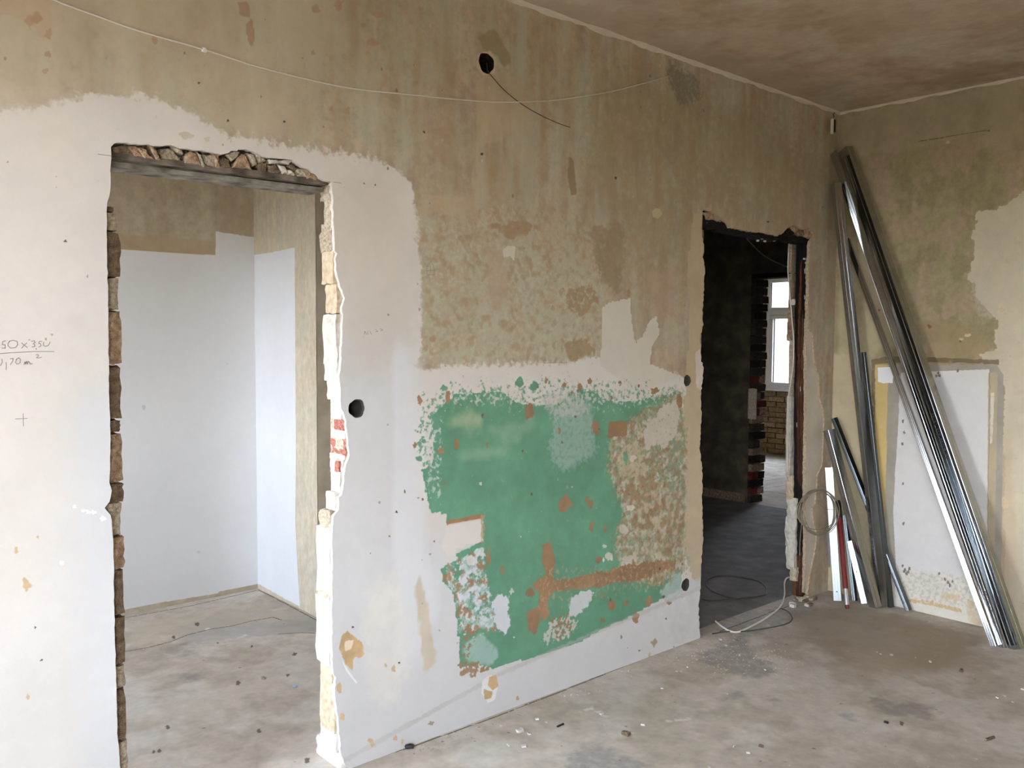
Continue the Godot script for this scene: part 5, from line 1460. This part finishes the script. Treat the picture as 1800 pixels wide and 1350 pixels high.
# ---- cables and wires
func build_cables() -> void:
	var pts := []
	for s in [[-60,-70], [93,0], [167,28], [253,58], [355,87], [467,122], [600,153], [700,165], [800,175], [883,180], [967,177], [1033,168], [1087,158], [1180,133]]:
		pts.append(on_z(s[0], s[1], ZW) + Vector3(0, 0, 0.004))
	tag(obj("cable", tube(smooth_path(pts, 90), 0.0026), M.white_cable), "long thin grey cable sagging across the top of the front wall", "cable")
	pts = []
	for s in [[853,95,-0.07], [856,115,-0.03], [857,124,0.003], [862,131,0.005], [885,157,0.004], [910,178,0.004], [940,197,0.004], [975,214,0.004], [1002,224,0.003]]:
		pts.append(on_z(s[0], s[1], ZW + s[2]))
	tag(obj("wire", tube(smooth_path(pts, 50), 0.0016), M.dark_cable), "dark thin wire hanging out of the round hole under the ceiling", "wire")
	# white cable down the post and out over the floor
	pts = []
	for s in [[1387,424], [1385,470], [1387,500], [1392,560], [1395,600], [1394,640], [1390,672], [1386,700], [1385,760], [1384,830]]:
		pts.append(on_x(s[0], s[1], 4.835))
	tag(obj("cable", tube(smooth_path(pts, 60), 0.0042), M.white_cable), "white cable running down the edge of the charred post", "cable")
	pts = []
	for s in [[1388,1015,0.06], [1382,1017,0.055], [1379,1026,0.03], [1379,1045,0.008], [1372,1066,0.006], [1350,1084,0.006], [1330,1096,0.006], [1310,1106,0.006], [1296,1111,0.005], [1282,1109,0.006], [1270,1102,0.012], [1258,1092,0.022]]:
		pts.append(on_y(s[0], s[1], s[2]))
	tag(obj("cable", tube(smooth_path(pts, 70), 0.0050, 8), M.white_cable), "white cable end curling over the floor in the dark doorway", "cable")
	pts = []
	for s in [[1374,1070], [1384,1074], [1391,1082], [1392,1089], [1384,1096], [1360,1102], [1330,1107], [1305,1110], [1280,1110], [1252,1114]]:
		pts.append(on_y(s[0], s[1], 0.005))
	tag(obj("cable", tube(smooth_path(pts, 60), 0.0035), M.dark_cable), "dark thin cable lying under the white cable end", "cable")
	pts = []
	for s in [[1234,1053], [1250,1056], [1290,1052], [1340,1047], [1347,1040], [1346,1032], [1335,1022], [1310,1015], [1280,1012], [1255,1014], [1242,1022], [1242,1030], [1254,1040], [1282,1050], [1300,1052]]:
		pts.append(on_y(s[0], s[1], 0.006))
	tag(obj("cable", tube(smooth_path(pts, 90), 0.0045), M.dark_cable), "dark cable lying in a big loop on the passage floor", "cable")
	pts = []
	for s in [[1300,405], [1318,425], [1340,447], [1362,460], [1384,469], [1400,474]]:
		pts.append(on_x(s[0], s[1], 7.26))
	tag(obj("cable", tube(smooth_path(pts, 30), 0.006), M.grey_cable), "thin cable hanging across the dark passage wall", "cable")
	# coil of wire
	var q := RandomNumberGenerator.new()
	q.seed = 77
	var coil := thing("wire_coil", "coil of thin grey wire hanging in front of the post and profiles", "wire coil")
	var cz := -2.60
	for k in 7:
		var ring := []
		var cx := 1438.0 + q.randf_range(-4, 4)
		var cy := 899.0 + q.randf_range(-4, 5)
		var rx := 31.0 + q.randf_range(-5, 4)
		var ry := 38.0 + q.randf_range(-4, 4)
		var tz := q.randf_range(-0.012, 0.012)
		for j in 33:
			var a := TAU * j / 32.0 + k
			var rr := 1.0 + 0.03 * sin(a * 3.0 + k)
			ring.append(on_z(cx + cos(a) * rx * rr, cy + sin(a) * ry * rr, cz + tz * sin(a + k) + k * 0.003))
		obj("wire_loop", tube(ring, 0.0026), M.wire, coil)
	var tail := []
	for s in [[1411,905], [1408,930], [1406,955], [1406,976]]:
		tail.append(on_z(s[0], s[1], cz))
	obj("wire_tail", tube(smooth_path(tail, 12), 0.0018), M.wire, coil)
	tail = []
	for s in [[1440,868], [1450,862], [1452,857], [1444,856], [1437,859], [1452,869], [1466,876], [1473,881]]:
		tail.append(on_z(s[0], s[1], cz + 0.015))
	obj("wire_tail", tube(smooth_path(tail, 24), 0.0018), M.wire, coil)
	tail = []
	for s in [[1438,884], [1446,891], [1454,895], [1464,896]]:
		tail.append(on_z(s[0], s[1], cz + 0.015))
	obj("wire_tail", tube(smooth_path(tail, 12), 0.0018), M.wire, coil)
	# junction plate up in the corner
	var jp := thing("junction_box", "small white and black junction box high in the corner", "junction box")
	var a0 := on_z(1463.5, 222, -2.70)
	obj("plate", bevel_box(a0 + Vector3(-0.008, -0.045, -0.01), a0 + Vector3(0.008, 0.045, 0.004), 0.002), M.white_cable, jp)
	obj("black_box", bevel_box(a0 + Vector3(0.012, -0.030, -0.012), a0 + Vector3(0.042, 0.046, 0.0), 0.003), M.black, jp)
	var stub := []
	for s in [[1466,206], [1465,201], [1467,198]]:
		stub.append(on_z(s[0], s[1], -2.705))
	obj("wire_stub", tube(stub, 0.003), M.dark_cable, jp)
	stub = []
	for s in [[1459,238], [1457,255], [1456,300], [1456,420]]:
		stub.append(on_z(s[0], s[1], -2.735))

# ---- debris
func build_debris() -> void:
	var chips := [[985,1278,0.016,"dark"], [1363,1150,0,""]]
	var white := [[914,1287,0.030], [930,1291,0.016], [944,1265,0.014], [982,1214,0.0], [993,1224,0.012], [1130,1275,0.016], [1106,1180,0.010], [1190,1181,0.012], [1197,1181,0.010], [1266,1125,0.018], [1276,1135,0.011], [1300,1152,0.013], [1345,1178,0.010], [1542,1147,0.010], [1548,1150,0.010], [1567,1152,0.014], [1635,1164,0.016], [1120,1210,0.0], [1164,1211,0.012], [1036,1220,0.010], [894,1311,0.014], [921,1313,0.018], [1247,1350,0.014], [1315,1324,0.014], [1290,1313,0.012], [1112,1290,0.012], [1063,1276,0.010], [1753,1227,0.012], [1766,1224,0.010], [1780,1235,0.012], [1799,1213,0.02], [1058,1256,0.018], [880,1276,0.01], [960,1270,0.009], [1208,1173,0.01], [1225,1160,0.01], [1005,1222,0.009]]
	var n := 0
	for s in white:
		if s[2] <= 0: continue
		var o := obj("plaster_chip", lump(Vector3(s[2] * 1.1, s[2] * 0.4, s[2] * 0.7), 3000 + n, 0.16, 2, 0.3), M.white_lump)
		o.position = on_y(s[0], s[1], 0.0) + Vector3(0, s[2] * 0.22, 0)
		o.rotation.y = n * 1.3
		if n == 0:
			tag(o, "largest white plaster flake on the floor, below the torn orange patch of the wall", "plaster chip")
		elif s[0] < 1080:
			tag(o, "small white plaster chip on the floor below the green painted field", "plaster chip", "white plaster chips below the green field")
		elif s[0] < 1500:
			tag(o, "small white plaster chip on the bare floor in front of the dark doorway", "plaster chip", "white plaster chips in front of the dark doorway")
		else:
			tag(o, "small white plaster chip on the floor in front of the leaning studs", "plaster chip", "white plaster chips in front of the leaning studs")
		n += 1
	for s in [[720,1315,0.020,"rounded black pebble lying at the foot of the front wall","pebble","pebble","black"], [985,1276,0.014,"small black splinter on the floor below the green paint","splinter","splinter","black"], [517,1207,0.011,"small pale blue plastic scrap on the side room floor","plastic_scrap","plastic scrap","blue"], [1740,1300,0.02,"dark twig-like splinter on the floor at lower right","splinter","splinter","dark"], [1338,1313,0.011,"small dark crumb at the middle of the floor","crumb","crumb","dark"], [1100,1292,0.02,"grey-brown fragment on the floor near the front edge","fragment","fragment","dark"], [1558,1271,0.010,"tiny black crumb on the bare floor right of centre","crumb","crumb","black"], [1408,1056,0.03,"light grey mortar lump at the foot of the charred post","mortar_lump","mortar lump","mortar"], [1690,1180,0.014,"small brown crumb on the floor in front of the long studs","crumb","crumb","dark"], [462,1193,0.014,"small yellowish chip on the side room floor","plaster_chip","plaster chip","mortar"]]:
		var mm: Material = {"black": M.black, "blue": plain(C(142, 164, 180), 0.5), "dark": M.dark_brick, "mortar": M.mortar}[s[6]]
		var size := Vector3(s[2] * 1.7, s[2] * 0.8, s[2])
		if s[4] == "splinter": size = Vector3(s[2] * 3.0, s[2] * 0.5, s[2] * 0.5)
		var o := obj(s[4], lump(size, int(s[0]), 0.1, 4, 0.6 if s[4] == "pebble" else 0.3), mm)
		o.position = on_y(s[0], s[1], 0.0) + Vector3(0, size.y * 0.4, 0)
		o.rotation.y = s[0] * 0.37
		tag(o, s[3], s[5])
	# grit nobody could count
	var q := RandomNumberGenerator.new()
	q.seed = 88
	var mm := MultiMesh.new()
	mm.transform_format = MultiMesh.TRANSFORM_3D
	mm.mesh = lump(Vector3(0.007, 0.004, 0.006), 4000, 0.15, 2, 0.4)
	mm.instance_count = 900
	for k in 900:
		var p: Vector3
		if k < 450:
			p = on_y(1290 + q.randfn(0, 70), 1145 + q.randfn(0, 24), 0.0005)
		elif k < 650:
			p = on_y(q.randf_range(700, 1228), 0, 0.0)
			var t := q.randf()
			p = Vector3(lerpf(1.9, 3.8, t), 0.001, ZW + 0.01 + absf(q.randfn(0, 0.05)))
		else:
			p = Vector3(q.randf_range(1.2, 5.0), 0.001, q.randf_range(-2.7, -0.6))
		p.z = maxf(p.z, ZW + 0.006) if p.x < 3.8 or p.x > 4.85 else p.z
		var s := q.randf_range(0.25, 0.95)
		mm.set_instance_transform(k, Transform3D(Basis(Vector3.UP, q.randf() * TAU).scaled(Vector3.ONE * s), p))
	var grit := MultiMeshInstance3D.new()
	grit.name = "grit"
	grit.multimesh = mm
	grit.material_override = M.mortar
	add_child(grit, true)
	grit.set_meta("kind", "stuff")
	tag(grit, "fine plaster grit strewn over the concrete floor by the front wall", "grit")
